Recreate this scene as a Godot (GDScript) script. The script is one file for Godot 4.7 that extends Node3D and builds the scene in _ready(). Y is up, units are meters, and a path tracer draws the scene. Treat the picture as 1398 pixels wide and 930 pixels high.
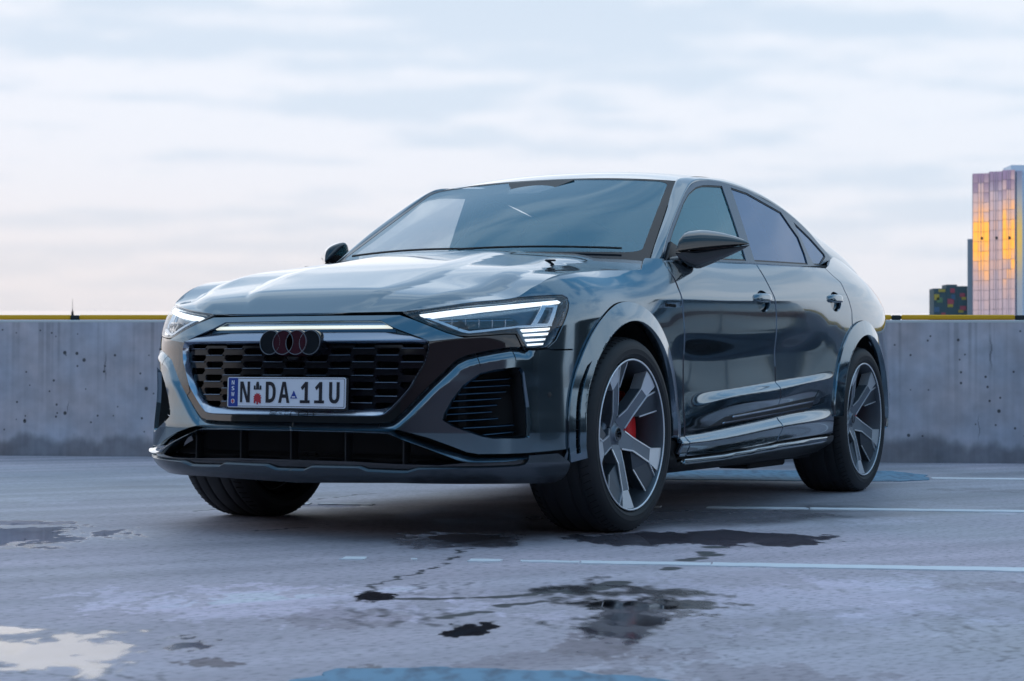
extends Node3D

# ------------------------------------------------------------------ the car's body as numbers: metres, forward / left / up from the ground under the front axle
# plan outline (forward, left) from the nose round to the tail
const PLAN = [Vector2(0.955, 0), Vector2(0.948, 0.2), Vector2(0.928, 0.4), Vector2(0.883, 0.58), Vector2(0.795, 0.73), Vector2(0.675, 0.838), Vector2(0.535, 0.903), Vector2(0.36, 0.938), Vector2(0, 0.948), Vector2(-0.6, 0.945), Vector2(-1.4, 0.948), Vector2(-2.2, 0.952), Vector2(-2.93, 0.948), Vector2(-3.3, 0.93), Vector2(-3.6, 0.885), Vector2(-3.82, 0.79), Vector2(-3.93, 0.62), Vector2(-3.975, 0.35), Vector2(-3.985, 0)]
# along the outline: [distance, heights and how far the skin stands out from the outline there, from the sill up]
const PROFILES = [
	[0, [Vector2(0.205, -0.08), Vector2(0.25, -0.02), Vector2(0.29, 0), Vector2(0.32, 0), Vector2(0.36, 0), Vector2(0.4, 0), Vector2(0.44, -0.003), Vector2(0.48, -0.007), Vector2(0.52, -0.01), Vector2(0.56, -0.012), Vector2(0.62, -0.018), Vector2(0.68, -0.024), Vector2(0.74, -0.036), Vector2(0.79, -0.058), Vector2(0.84, -0.09), Vector2(0.9, -0.15), Vector2(0.98, -0.26)]],
	[0.4, [Vector2(0.205, -0.08), Vector2(0.25, -0.02), Vector2(0.29, 0), Vector2(0.32, 0), Vector2(0.36, 0), Vector2(0.4, 0), Vector2(0.44, -0.003), Vector2(0.48, -0.007), Vector2(0.52, -0.01), Vector2(0.56, -0.012), Vector2(0.62, -0.018), Vector2(0.68, -0.024), Vector2(0.74, -0.036), Vector2(0.79, -0.058), Vector2(0.84, -0.09), Vector2(0.9, -0.15), Vector2(0.98, -0.26)]],
	[0.76, [Vector2(0.205, -0.08), Vector2(0.25, -0.02), Vector2(0.29, 0), Vector2(0.32, 0), Vector2(0.36, 0), Vector2(0.4, 0), Vector2(0.44, -0.003), Vector2(0.48, -0.007), Vector2(0.52, -0.01), Vector2(0.56, -0.012), Vector2(0.62, -0.018), Vector2(0.68, -0.024), Vector2(0.74, -0.03), Vector2(0.8, -0.045), Vector2(0.86, -0.075), Vector2(0.91, -0.13), Vector2(0.98, -0.22)]],
	[0.92, [Vector2(0.205, -0.08), Vector2(0.25, -0.02), Vector2(0.29, 0), Vector2(0.32, 0), Vector2(0.36, 0), Vector2(0.4, 0), Vector2(0.44, -0.003), Vector2(0.48, -0.007), Vector2(0.52, -0.01), Vector2(0.56, -0.012), Vector2(0.62, -0.012), Vector2(0.7, -0.018), Vector2(0.77, -0.028), Vector2(0.83, -0.045), Vector2(0.885, -0.08), Vector2(0.93, -0.13), Vector2(1, -0.22)]],
	[1.08, [Vector2(0.205, -0.08), Vector2(0.25, -0.02), Vector2(0.29, 0), Vector2(0.32, 0), Vector2(0.36, 0), Vector2(0.4, 0), Vector2(0.44, -0.003), Vector2(0.48, -0.007), Vector2(0.52, -0.01), Vector2(0.56, -0.012), Vector2(0.62, -0.012), Vector2(0.7, -0.014), Vector2(0.78, -0.018), Vector2(0.85, -0.035), Vector2(0.9, -0.065), Vector2(0.95, -0.115), Vector2(1.01, -0.2)]],
	[1.26, [Vector2(0.205, -0.08), Vector2(0.25, -0.02), Vector2(0.29, 0), Vector2(0.32, 0), Vector2(0.36, 0), Vector2(0.4, 0), Vector2(0.44, -0.003), Vector2(0.48, -0.007), Vector2(0.52, -0.01), Vector2(0.56, -0.012), Vector2(0.62, -0.012), Vector2(0.7, -0.012), Vector2(0.8, -0.014), Vector2(0.87, -0.03), Vector2(0.92, -0.06), Vector2(0.97, -0.11), Vector2(1.03, -0.2)]],
	[1.62, [Vector2(0.205, -0.1), Vector2(0.245, 0.008), Vector2(0.262, 0.004), Vector2(0.27, -0.012), Vector2(0.325, 0.006), Vector2(0.355, -0.02), Vector2(0.37, -0.02), Vector2(0.39, -0.02), Vector2(0.42, -0.02), Vector2(0.46, -0.022), Vector2(0.54, -0.022), Vector2(0.66, -0.018), Vector2(0.82, -0.014), Vector2(0.89, -0.03), Vector2(0.945, -0.06), Vector2(0.99, -0.11), Vector2(1.04, -0.2)]],
	[1.95, [Vector2(0.205, -0.1), Vector2(0.245, 0.008), Vector2(0.262, 0.004), Vector2(0.27, -0.012), Vector2(0.325, 0.006), Vector2(0.355, -0.02), Vector2(0.37, -0.02), Vector2(0.39, -0.02), Vector2(0.42, -0.02), Vector2(0.46, -0.022), Vector2(0.54, -0.022), Vector2(0.66, -0.018), Vector2(0.81, -0.016), Vector2(0.91, -0.018), Vector2(0.965, -0.038), Vector2(1.025, -0.082), Vector2(1.09, -0.155)]],
	[2.15, [Vector2(0.205, -0.1), Vector2(0.245, 0.008), Vector2(0.262, 0.004), Vector2(0.27, -0.012), Vector2(0.325, 0.006), Vector2(0.355, -0.02), Vector2(0.37, -0.02), Vector2(0.39, -0.02), Vector2(0.42, -0.022), Vector2(0.46, -0.026), Vector2(0.54, -0.028), Vector2(0.66, -0.028), Vector2(0.8, -0.016), Vector2(0.915, -0.014), Vector2(0.98, -0.03), Vector2(1.045, -0.062), Vector2(1.12, -0.12)]],
	[2.62, [Vector2(0.205, -0.1), Vector2(0.25, 0.012), Vector2(0.268, 0.008), Vector2(0.275, -0.012), Vector2(0.335, 0.012), Vector2(0.375, -0.018), Vector2(0.385, -0.018), Vector2(0.425, -0.014), Vector2(0.47, -0.002), Vector2(0.505, -0.002), Vector2(0.542, -0.03), Vector2(0.66, -0.032), Vector2(0.8, -0.016), Vector2(0.925, -0.012), Vector2(1, -0.03), Vector2(1.06, -0.055), Vector2(1.15, -0.12)]],
	[3.22, [Vector2(0.21, -0.1), Vector2(0.27, 0.012), Vector2(0.288, 0.008), Vector2(0.297, -0.012), Vector2(0.365, 0.012), Vector2(0.41, -0.018), Vector2(0.42, -0.018), Vector2(0.455, -0.014), Vector2(0.5, -0.002), Vector2(0.537, -0.002), Vector2(0.575, -0.03), Vector2(0.69, -0.032), Vector2(0.82, -0.016), Vector2(0.945, -0.012), Vector2(1.02, -0.03), Vector2(1.085, -0.058), Vector2(1.18, -0.125)]],
	[3.82, [Vector2(0.215, -0.1), Vector2(0.28, 0.005), Vector2(0.3, 0.004), Vector2(0.31, -0.01), Vector2(0.385, 0.008), Vector2(0.44, -0.016), Vector2(0.455, -0.016), Vector2(0.49, -0.014), Vector2(0.54, -0.008), Vector2(0.578, -0.006), Vector2(0.61, -0.025), Vector2(0.71, -0.028), Vector2(0.84, -0.015), Vector2(0.965, -0.012), Vector2(1.04, -0.028), Vector2(1.11, -0.055), Vector2(1.2, -0.115)]],
	[4.06, [Vector2(0.217, -0.1), Vector2(0.285, -0.005), Vector2(0.304, -0.002), Vector2(0.318, -0.008), Vector2(0.39, -0.002), Vector2(0.445, -0.006), Vector2(0.46, -0.006), Vector2(0.498, -0.006), Vector2(0.548, -0.005), Vector2(0.587, -0.006), Vector2(0.633, -0.01), Vector2(0.722, -0.014), Vector2(0.85, -0.012), Vector2(0.975, -0.013), Vector2(1.05, -0.031), Vector2(1.12, -0.063), Vector2(1.215, -0.13)]],
	[4.55, [Vector2(0.22, -0.1), Vector2(0.29, -0.02), Vector2(0.31, -0.01), Vector2(0.33, -0.008), Vector2(0.4, -0.005), Vector2(0.45, -0.005), Vector2(0.47, -0.005), Vector2(0.51, -0.005), Vector2(0.56, -0.005), Vector2(0.6, -0.005), Vector2(0.65, -0.005), Vector2(0.74, -0.005), Vector2(0.86, -0.008), Vector2(0.985, -0.014), Vector2(1.06, -0.035), Vector2(1.13, -0.08), Vector2(1.24, -0.175)]],
	[4.92, [Vector2(0.24, -0.1), Vector2(0.3, -0.02), Vector2(0.32, -0.01), Vector2(0.34, -0.008), Vector2(0.41, -0.005), Vector2(0.46, -0.005), Vector2(0.48, -0.005), Vector2(0.52, -0.005), Vector2(0.57, -0.005), Vector2(0.61, -0.005), Vector2(0.66, -0.005), Vector2(0.75, -0.007), Vector2(0.86, -0.012), Vector2(0.98, -0.025), Vector2(1.05, -0.05), Vector2(1.11, -0.09), Vector2(1.2, -0.19)]],
	[5.23, [Vector2(0.27, -0.1), Vector2(0.32, -0.02), Vector2(0.34, -0.01), Vector2(0.36, -0.008), Vector2(0.42, -0.005), Vector2(0.47, -0.005), Vector2(0.49, -0.005), Vector2(0.53, -0.005), Vector2(0.58, -0.005), Vector2(0.62, -0.005), Vector2(0.67, -0.007), Vector2(0.75, -0.012), Vector2(0.86, -0.02), Vector2(0.96, -0.03), Vector2(1.03, -0.06), Vector2(1.08, -0.1), Vector2(1.14, -0.2)]],
	[5.67, [Vector2(0.3, -0.1), Vector2(0.34, -0.02), Vector2(0.36, -0.01), Vector2(0.38, -0.008), Vector2(0.43, -0.005), Vector2(0.48, -0.005), Vector2(0.5, -0.005), Vector2(0.54, -0.005), Vector2(0.59, -0.005), Vector2(0.63, -0.01), Vector2(0.68, -0.015), Vector2(0.75, -0.02), Vector2(0.86, -0.03), Vector2(0.95, -0.035), Vector2(1.01, -0.05), Vector2(1.06, -0.09), Vector2(1.1, -0.18)]],
	[6.29, [Vector2(0.3, -0.1), Vector2(0.34, -0.02), Vector2(0.36, -0.01), Vector2(0.38, -0.008), Vector2(0.43, -0.005), Vector2(0.48, -0.005), Vector2(0.5, -0.005), Vector2(0.54, -0.005), Vector2(0.59, -0.005), Vector2(0.63, -0.01), Vector2(0.68, -0.015), Vector2(0.75, -0.02), Vector2(0.86, -0.03), Vector2(0.95, -0.035), Vector2(1.01, -0.05), Vector2(1.06, -0.09), Vector2(1.1, -0.18)]],
]
# outlines of panels and lamps, (distance along the outline, height); the last four groups (forward, height) on the side glass
const OUT = {
	"hl_low": [Vector2(0.493, 0.806), Vector2(0.56, 0.783), Vector2(0.623, 0.76), Vector2(0.671, 0.747), Vector2(0.71, 0.745), Vector2(0.779, 0.749), Vector2(0.851, 0.755), Vector2(0.898, 0.755), Vector2(0.908, 0.733), Vector2(0.919, 0.712), Vector2(0.934, 0.7), Vector2(0.965, 0.697), Vector2(1.002, 0.7)],
	"hl_top": [Vector2(0.429, 0.834), Vector2(0.591, 0.851), Vector2(0.683, 0.863), Vector2(0.777, 0.873), Vector2(0.933, 0.887), Vector2(1.069, 0.896), Vector2(1.154, 0.9), Vector2(1.174, 0.892), Vector2(1.173, 0.874), Vector2(1.16, 0.852), Vector2(1.106, 0.784), Vector2(1.071, 0.735), Vector2(1.046, 0.712), Vector2(1.023, 0.702)],
	"cheek_in": [Vector2(0.607, 0.611), Vector2(0.566, 0.573), Vector2(0.516, 0.525), Vector2(0.468, 0.478), Vector2(0.441, 0.454), Vector2(0.421, 0.441), Vector2(0.397, 0.435), Vector2(0.343, 0.432), Vector2(0.269, 0.431)],
	"mask_bot": [Vector2(0.91, 0.707), Vector2(0.871, 0.708), Vector2(0.806, 0.698), Vector2(0.739, 0.686), Vector2(0.698, 0.676), Vector2(0.659, 0.658)],
	"mesh": [Vector2(0.251, 0.728), Vector2(0.532, 0.728), Vector2(0.546, 0.72), Vector2(0.55, 0.697), Vector2(0.537, 0.653), Vector2(0.518, 0.619), Vector2(0.486, 0.575), Vector2(0.451, 0.53), Vector2(0.419, 0.501), Vector2(0.392, 0.489), Vector2(0.36, 0.485), Vector2(0.266, 0.482)],
	"lip": [Vector2(0.25, 0.736), Vector2(0.537, 0.735), Vector2(0.557, 0.724), Vector2(0.56, 0.697), Vector2(0.548, 0.653), Vector2(0.532, 0.629), Vector2(0.493, 0.559), Vector2(0.452, 0.514), Vector2(0.417, 0.48), Vector2(0.393, 0.461), Vector2(0.362, 0.457), Vector2(0.268, 0.456)],
	"bum_bot": [Vector2(0.27, 0.414), Vector2(0.374, 0.416), Vector2(0.426, 0.414), Vector2(0.485, 0.403), Vector2(0.565, 0.383), Vector2(0.644, 0.355), Vector2(0.701, 0.333), Vector2(0.742, 0.326), Vector2(0.841, 0.326), Vector2(0.932, 0.328), Vector2(1.066, 0.335)],
	"seam_r": [Vector2(1.082, 0.453), Vector2(1.106, 0.532), Vector2(1.137, 0.613), Vector2(1.166, 0.7)],
	"intake": [Vector2(0.615, 0.446), Vector2(0.618, 0.466), Vector2(0.645, 0.516), Vector2(0.687, 0.57), Vector2(0.722, 0.594), Vector2(0.752, 0.614), Vector2(0.804, 0.625), Vector2(0.883, 0.635), Vector2(0.906, 0.634), Vector2(0.92, 0.617), Vector2(0.932, 0.55), Vector2(0.94, 0.494), Vector2(0.94, 0.428), Vector2(0.935, 0.381), Vector2(0.888, 0.379), Vector2(0.841, 0.38), Vector2(0.792, 0.38), Vector2(0.755, 0.387), Vector2(0.7, 0.405), Vector2(0.65, 0.424), Vector2(0.622, 0.44)],
	"fend_seam": [Vector2(1.055, 0.696), Vector2(1.029, 0.7)],
	"brow_top": [Vector2(0.221, 0.821), Vector2(0.402, 0.821), Vector2(0.428, 0.821)],
	"brow_hl": [Vector2(0.494, 0.802), Vector2(0.561, 0.779), Vector2(0.624, 0.756), Vector2(0.671, 0.743), Vector2(0.693, 0.739)],
	"brow_bot": [Vector2(0.56, 0.726), Vector2(0.528, 0.739), Vector2(0.484, 0.753), Vector2(0.406, 0.779), Vector2(0.355, 0.802), Vector2(0.232, 0.803)],
	"drl_bot": [Vector2(0.554, 0.729), Vector2(0.534, 0.732), Vector2(0.47, 0.749), Vector2(0.419, 0.756), Vector2(0.375, 0.759), Vector2(0.245, 0.761)],
	"drl_bar": [Vector2(0.238, 0.785), Vector2(0.402, 0.785), Vector2(0.413, 0.779), Vector2(0.413, 0.773), Vector2(0.242, 0.772)],
	"hl_bar": [Vector2(0.505, 0.823), Vector2(0.683, 0.843), Vector2(1.129, 0.881), Vector2(1.142, 0.874), Vector2(0.771, 0.837), Vector2(0.683, 0.826), Vector2(0.541, 0.811)],
	"hl_chrome": [Vector2(0.532, 0.811), Vector2(0.596, 0.791), Vector2(0.682, 0.76), Vector2(0.71, 0.755), Vector2(0.766, 0.76), Vector2(0.925, 0.779), Vector2(1.067, 0.785), Vector2(1.069, 0.79), Vector2(0.926, 0.785), Vector2(0.752, 0.767), Vector2(0.713, 0.763), Vector2(0.688, 0.769), Vector2(0.608, 0.796), Vector2(0.55, 0.811)],
	"hl_para_out": [Vector2(1.042, 0.861), Vector2(1.122, 0.863), Vector2(1.067, 0.788), Vector2(0.973, 0.787)],
	"hl_para_in": [Vector2(1.057, 0.854), Vector2(1.098, 0.855), Vector2(1.051, 0.794), Vector2(1, 0.793)],
	"hl_b1": [Vector2(0.924, 0.771), Vector2(1.058, 0.779), Vector2(1.053, 0.77), Vector2(0.932, 0.762)],
	"hl_b2": [Vector2(0.933, 0.754), Vector2(1.049, 0.761), Vector2(1.043, 0.752), Vector2(0.937, 0.747)],
	"hl_b3": [Vector2(0.941, 0.736), Vector2(1.034, 0.74), Vector2(1.028, 0.733), Vector2(0.946, 0.728)],
	"hl_b4": [Vector2(0.949, 0.719), Vector2(1.022, 0.723), Vector2(1.018, 0.716), Vector2(0.952, 0.712)],
	"hl_proj": [Vector2(0.584, 0.804), Vector2(0.711, 0.807), Vector2(0.896, 0.811), Vector2(0.927, 0.793), Vector2(0.883, 0.782), Vector2(0.724, 0.77), Vector2(0.688, 0.774)],
	"blade_top": [Vector2(0.271, 0.405), Vector2(0.426, 0.403), Vector2(0.46, 0.392), Vector2(0.485, 0.387), Vector2(0.599, 0.349), Vector2(0.701, 0.32), Vector2(0.734, 0.314), Vector2(0.841, 0.315), Vector2(0.931, 0.318)],
	"blade_bot": [Vector2(0.271, 0.399), Vector2(0.415, 0.396), Vector2(0.446, 0.386), Vector2(0.471, 0.376), Vector2(0.565, 0.344), Vector2(0.67, 0.303), Vector2(0.708, 0.297), Vector2(0.761, 0.296), Vector2(0.841, 0.298), Vector2(0.923, 0.307)],
	"lowopen_bot": [Vector2(0.271, 0.293), Vector2(0.444, 0.286), Vector2(0.605, 0.284), Vector2(0.662, 0.288)],
	"lip_top": [Vector2(0.062, 0.254), Vector2(0.1, 0.268), Vector2(0.299, 0.27), Vector2(0.329, 0.258), Vector2(0.438, 0.256), Vector2(0.483, 0.256), Vector2(0.529, 0.27), Vector2(0.657, 0.274), Vector2(0.788, 0.276), Vector2(0.889, 0.28), Vector2(0.916, 0.286), Vector2(0.928, 0.3), Vector2(0.936, 0.318), Vector2(1.008, 0.321), Vector2(1.062, 0.323), Vector2(1.123, 0.291)],
	"lip_bot": [Vector2(1.177, 0.235), Vector2(1.114, 0.212), Vector2(0.868, 0.215), Vector2(0.805, 0.216), Vector2(0.419, 0.217), Vector2(0.04, 0.208)],
	"vent": [Vector2(1.229, 0.697), Vector2(1.291, 0.708), Vector2(1.214, 0.586), Vector2(1.169, 0.478), Vector2(1.144, 0.372), Vector2(1.123, 0.322), Vector2(1.111, 0.33), Vector2(1.127, 0.452), Vector2(1.172, 0.586)],
	"f_hood": [Vector2(0.935, 0.89), Vector2(1.021, 0.925), Vector2(1.124, 0.956), Vector2(1.24, 0.977), Vector2(1.4, 0.996), Vector2(1.697, 1.019), Vector2(1.849, 1.026), Vector2(1.922, 1.032), Vector2(1.96, 1.053)],
	"f_door": [Vector2(2.131, 1.076), Vector2(2.118, 1.051), Vector2(2.122, 1.014), Vector2(2.129, 0.96), Vector2(2.144, 0.912), Vector2(2.195, 0.704), Vector2(2.19, 0.5), Vector2(2.184, 0.36), Vector2(2.18, 0.276)],
	"d_front": [Vector2(2.143, 1.077), Vector2(2.13, 1.051), Vector2(2.135, 1.015), Vector2(2.143, 0.96), Vector2(2.159, 0.912), Vector2(2.21, 0.704), Vector2(2.205, 0.5), Vector2(2.199, 0.36), Vector2(2.195, 0.271)],
	"d_mid": [Vector2(3.166, 1.115), Vector2(3.165, 1.093), Vector2(3.185, 1.036), Vector2(3.229, 0.959), Vector2(3.251, 0.885), Vector2(3.287, 0.648), Vector2(3.277, 0.45), Vector2(3.267, 0.36), Vector2(3.262, 0.309)],
	"d_rear": [Vector2(4.141, 1.146), Vector2(4.198, 1.113), Vector2(4.272, 1.08), Vector2(4.287, 1.034), Vector2(4.308, 1.003), Vector2(4.361, 0.935)],
	"belt": [Vector2(2.131, 1.076), Vector2(2.526, 1.092), Vector2(3.166, 1.115), Vector2(3.609, 1.128), Vector2(4.141, 1.146)],
	"slat": [Vector2(2.456, 0.387), Vector2(2.628, 0.425), Vector2(3.158, 0.461), Vector2(3.799, 0.502), Vector2(3.84, 0.532), Vector2(3.759, 0.454), Vector2(3.647, 0.429), Vector2(3.176, 0.416), Vector2(2.522, 0.389)],
	"slat1": [Vector2(2.587, 0.397), Vector2(3.176, 0.422), Vector2(3.689, 0.445), Vector2(3.679, 0.451), Vector2(3.174, 0.428), Vector2(2.602, 0.403)],
	"slat2": [Vector2(2.699, 0.421), Vector2(3.168, 0.445), Vector2(3.766, 0.475), Vector2(3.758, 0.482), Vector2(3.165, 0.451), Vector2(2.705, 0.427)],
	"fvent": [Vector2(1.913, 0.876), Vector2(1.95, 0.892), Vector2(2.008, 0.9), Vector2(2.144, 0.907), Vector2(2.148, 0.886), Vector2(1.935, 0.876)],
	"handle1": [Vector2(2.951, 0.981), Vector2(3.178, 0.984), Vector2(3.211, 0.962), Vector2(3.131, 0.936), Vector2(3.066, 0.922), Vector2(2.939, 0.944)],
	"handle2": [Vector2(3.965, 1.005), Vector2(4.205, 1.008), Vector2(4.241, 0.989), Vector2(4.132, 0.961), Vector2(3.962, 0.974)],
	"g_front": [Vector2(-0.618, 1.098), Vector2(-0.718, 1.172), Vector2(-0.802, 1.231), Vector2(-0.908, 1.296), Vector2(-1.021, 1.365), Vector2(-1.127, 1.416), Vector2(-1.24, 1.453), Vector2(-1.333, 1.47), Vector2(-1.411, 1.478), Vector2(-1.592, 1.49), Vector2(-1.588, 1.262), Vector2(-1.578, 1.135), Vector2(-1.037, 1.114)],
	"g_rear": [Vector2(-1.704, 1.493), Vector2(-1.914, 1.484), Vector2(-2.104, 1.456), Vector2(-2.334, 1.423), Vector2(-2.417, 1.353), Vector2(-2.481, 1.305), Vector2(-2.496, 1.212), Vector2(-2.488, 1.165), Vector2(-2.061, 1.151), Vector2(-1.692, 1.139)],
	"g_quart": [Vector2(-2.488, 1.384), Vector2(-2.686, 1.314), Vector2(-2.852, 1.24), Vector2(-2.856, 1.224), Vector2(-2.712, 1.174), Vector2(-2.601, 1.169), Vector2(-2.562, 1.208)],
	"dlo_up": [Vector2(-0.58, 1.096), Vector2(-0.705, 1.19), Vector2(-0.932, 1.331), Vector2(-1.116, 1.434), Vector2(-1.234, 1.475), Vector2(-1.337, 1.496), Vector2(-1.441, 1.507), Vector2(-1.584, 1.513), Vector2(-1.68, 1.512), Vector2(-1.933, 1.504), Vector2(-2.176, 1.469), Vector2(-2.372, 1.445), Vector2(-2.53, 1.409), Vector2(-2.714, 1.339), Vector2(-2.9, 1.256), Vector2(-2.972, 1.223), Vector2(-2.785, 1.163)],
	"dlo_low": [Vector2(-2.203, 1.142), Vector2(-1.694, 1.125), Vector2(-1.026, 1.1), Vector2(-0.585, 1.082)],
}

const YAW := 0.48772
const CAR_AT := Vector3(-0.37254, 0, -7.82749)

func _ready() -> void:
	# ---- camera
	var cam := Camera3D.new()
	cam.name = "camera"
	cam.position = Vector3(0, 0.61808, 0)
	cam.rotation = Vector3(0.016386, 0, 0.00303)
	cam.near = 0.05
	cam.far = 12000.0
	var lens := CameraAttributesPhysical.new()
	lens.frustum_focal_length = 67.25
	lens.exposure_aperture = 9.0
	lens.frustum_focus_distance = 8.0
	cam.attributes = lens
	cam.fov = 20.23
	add_child(cam)
	cam.current = true
	# ---- sky, sun, exposure
	var env := Environment.new()
	env.background_mode = Environment.BG_SKY
	var sky := Sky.new()
	var pan := PanoramaSkyMaterial.new()
	pan.panorama = sky_picture()
	pan.energy_multiplier = 1.0
	sky.sky_material = pan
	env.sky = sky
	env.tonemap_mode = Environment.TONE_MAPPER_LINEAR
	env.tonemap_exposure = 1.24
	env.sdfgi_enabled = true
	env.ssao_enabled = true
	env.ssil_enabled = true
	env.fog_enabled = true
	env.fog_density = 0.00004
	env.fog_light_color = Color(0.86, 0.9, 0.96)
	var we := WorldEnvironment.new()
	we.name = "world_environment"
	we.environment = env
	add_child(we)
	var sun := DirectionalLight3D.new()
	sun.name = "sun"
	sun.light_energy = 0.15
	sun.light_color = Color(1.0, 0.96, 0.92)
	sun.light_angular_distance = 90.0
	sun.shadow_enabled = true
	sun.look_at_from_position(Vector3(-0.35, 0.75, -0.55) * 10.0, Vector3.ZERO)
	add_child(sun)
	materials()
	place()
	build_car()

# ------------------------------------------------------------------ the car
var plan: Spline
var rows: Spline
var cols := {}
var glass_b: Spline
var hood_edge: Spline
var hood_mid: Spline

func P(called: String) -> Array:
	return OUT[called]

func poly(parts: Array) -> PackedVector2Array:
	return joined(parts)

func column(s: float) -> Array:
	var key := roundi(s * 50000.0)
	if cols.has(key):
		return cols[key]
	var r := rows.at(s)
	var k := r.size() / 2
	var x := PackedFloat64Array(); x.resize(k)
	var y := PackedFloat64Array(); y.resize(k)
	var m := PackedFloat64Array(); m.resize(k)
	for i in k:
		x[i] = r[i * 2]
		y[i] = r[i * 2 + 1]
	for i in range(1, k - 1):
		var h0 := x[i] - x[i - 1]
		var h1 := x[i + 1] - x[i]
		var d0 := (y[i] - y[i - 1]) / h0
		var d1 := (y[i + 1] - y[i]) / h1
		if d0 * d1 > 0.0:
			var w1 := 2.0 * h1 + h0
			var w2 := h1 + 2.0 * h0
			m[i] = (w1 + w2) / (w1 / d0 + w2 / d1)
	m[0] = (y[1] - y[0]) / (x[1] - x[0])
	m[k - 1] = (y[k - 1] - y[k - 2]) / (x[k - 1] - x[k - 2])
	var e := 0.001
	var a := plan.at(s)
	var b := plan.at(s + e)
	var c := plan.at(maxf(s - e, 0.0))
	var tx := b[0] - c[0]
	var ty := b[1] - c[1]
	if s <= e:
		tx = 0.0
		ty = 1.0
	var l := sqrt(tx * tx + ty * ty)
	if l < 1e-9:
		tx = 0.0; ty = -1.0; l = 1.0
	var out := [x, y, m, a[0], a[1], ty / l, -tx / l]
	cols[key] = out
	return out

# the skin of the car: distance along the outline and height, to a point (left, up, forward)
func skin(q: Vector2, off: float) -> Vector3:
	if q.x < 0.0:
		var other := skin(Vector2(-q.x, q.y), off)
		return Vector3(-other.x, other.y, other.z)
	var col := column(q.x)
	var x: PackedFloat64Array = col[0]
	var y: PackedFloat64Array = col[1]
	var m: PackedFloat64Array = col[2]
	var k := x.size()
	var c := q.y
	var d := 0.0
	if c <= x[0]:
		d = y[0] + (c - x[0]) * m[0]
	elif c >= x[k - 1]:
		d = y[k - 1] + (c - x[k - 1]) * m[k - 1]
	else:
		var i := clampi(x.bsearch(c) - 1, 0, k - 2)
		var h := x[i + 1] - x[i]
		var t := (c - x[i]) / h
		var w := 1.0 - t
		d = (1.0 + 2.0 * t) * w * w * y[i] + t * w * w * h * m[i] + t * t * (3.0 - 2.0 * t) * y[i + 1] - t * t * w * h * m[i + 1]
	d += off
	return Vector3(col[4] + col[6] * d, c, col[3] + col[5] * d)

# wheel arch lips stand proud of the skin and turn up a little towards their upper edge
func flare(q: Vector2, off: float, axle: float) -> Vector3:
	var r := Vector2(q.x - axle, q.y - 0.385).length()
	var e := 0.010 + 0.020 * clampf((0.508 - r) / 0.075, 0.0, 1.0)
	return skin(q, off + e)
func flare_f(q: Vector2, off: float) -> Vector3: return flare(q, off, 1.623)
func flare_r(q: Vector2, off: float) -> Vector3: return flare(q, off, 4.553)

# the bumper rolls away along its edge against the black mask and the grille, and folds under below the corner intake
var roll_line := PackedVector2Array()
func bumper_skin(q: Vector2, off: float) -> Vector3:
	var d := 1.0
	var p := Vector2(absf(q.x), q.y)
	for i in roll_line.size() - 1:
		d = minf(d, p.distance_to(Geometry2D.get_closest_point_to_segment(p, roll_line[i], roll_line[i + 1])))
	var t := clampf(1.0 - d / 0.042, 0.0, 1.0)
	return skin(q, off - 0.030 * t * t)
# the bar under the light strip leans out towards its lower edge
func bar_skin(q: Vector2, off: float) -> Vector3: return skin(q, off - 0.016 + 0.026 * clampf((0.762 - q.y) / 0.032, 0.0, 1.0))

# side glass: (forward, height)
func side(q: Vector2, off: float) -> Vector3:
	var x := q.y - 1.09
	return Vector3(glass_b.at(q.x)[0] - 0.33 * x - 0.06 * x * x + off, q.y, q.x)

# bonnet: (share of the way from the nose to the cowl, share of the way from the middle to the edge)
func bonnet(q: Vector2, off: float) -> Vector3:
	var e := on(hood_edge, q.x)
	var c := on(hood_mid, q.x)
	var w := q.y
	var a := absf(w)
	var h := c.y + (e.y - c.y) * pow(a, 2.3)
	var w1 := lerpf(1.0, 0.70, pow(q.x, 0.7))
	var w2 := lerpf(0.62, 0.34, pow(q.x, 0.7))
	var fade := smoothstep(0.0, 0.12, q.x) * (1.0 - 0.5 * smoothstep(0.75, 1.0, q.x))
	h += 0.020 * ridge((w1 - a) / 0.12) * fade
	h += 0.011 * ridge((w2 - a) / 0.12) * fade
	return Vector3(e.x * w, h + off, c.z + (e.z - c.z) * w * w)
func ridge(t: float) -> float:
	# nothing outside the crease, then a slope that eases off
	t = clampf(t, 0.0, 1.0)
	return 1.0 - (1.0 - t) * (1.0 - t)

func ws_edge(t: float) -> Vector3: return Vector3(0.796, 1.080, -0.505).lerp(Vector3(0.640, 1.475, -1.150), t)
func ws_mid(t: float) -> Vector3: return Vector3(0.0, 1.075, -0.27).lerp(Vector3(0.0, 1.503, -1.10), t) + Vector3(0, 0.03, 0) * sin(PI * t)
func screen(q: Vector2, off: float) -> Vector3:       # (0 bottom .. 1 top, -1 right .. 1 left)
	var e := ws_edge(q.x)
	var c := ws_mid(q.x)
	var w := q.y
	return Vector3(e.x * w, c.y + (e.y - c.y) * w * w + off, c.z + (e.z - c.z) * w * w + off * 0.5)

var roof_edge: Spline
var roof_mid: Spline
func roof_at(q: Vector2, off: float) -> Vector3:
	var e := on(roof_edge, q.x)
	var c := on(roof_mid, q.x)
	var w := q.y
	var a := absf(w)
	return Vector3(e.x * w, c.y + (e.y - c.y) * pow(a, 2.4) + off, c.z + (e.z - c.z) * w * w)

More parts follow.
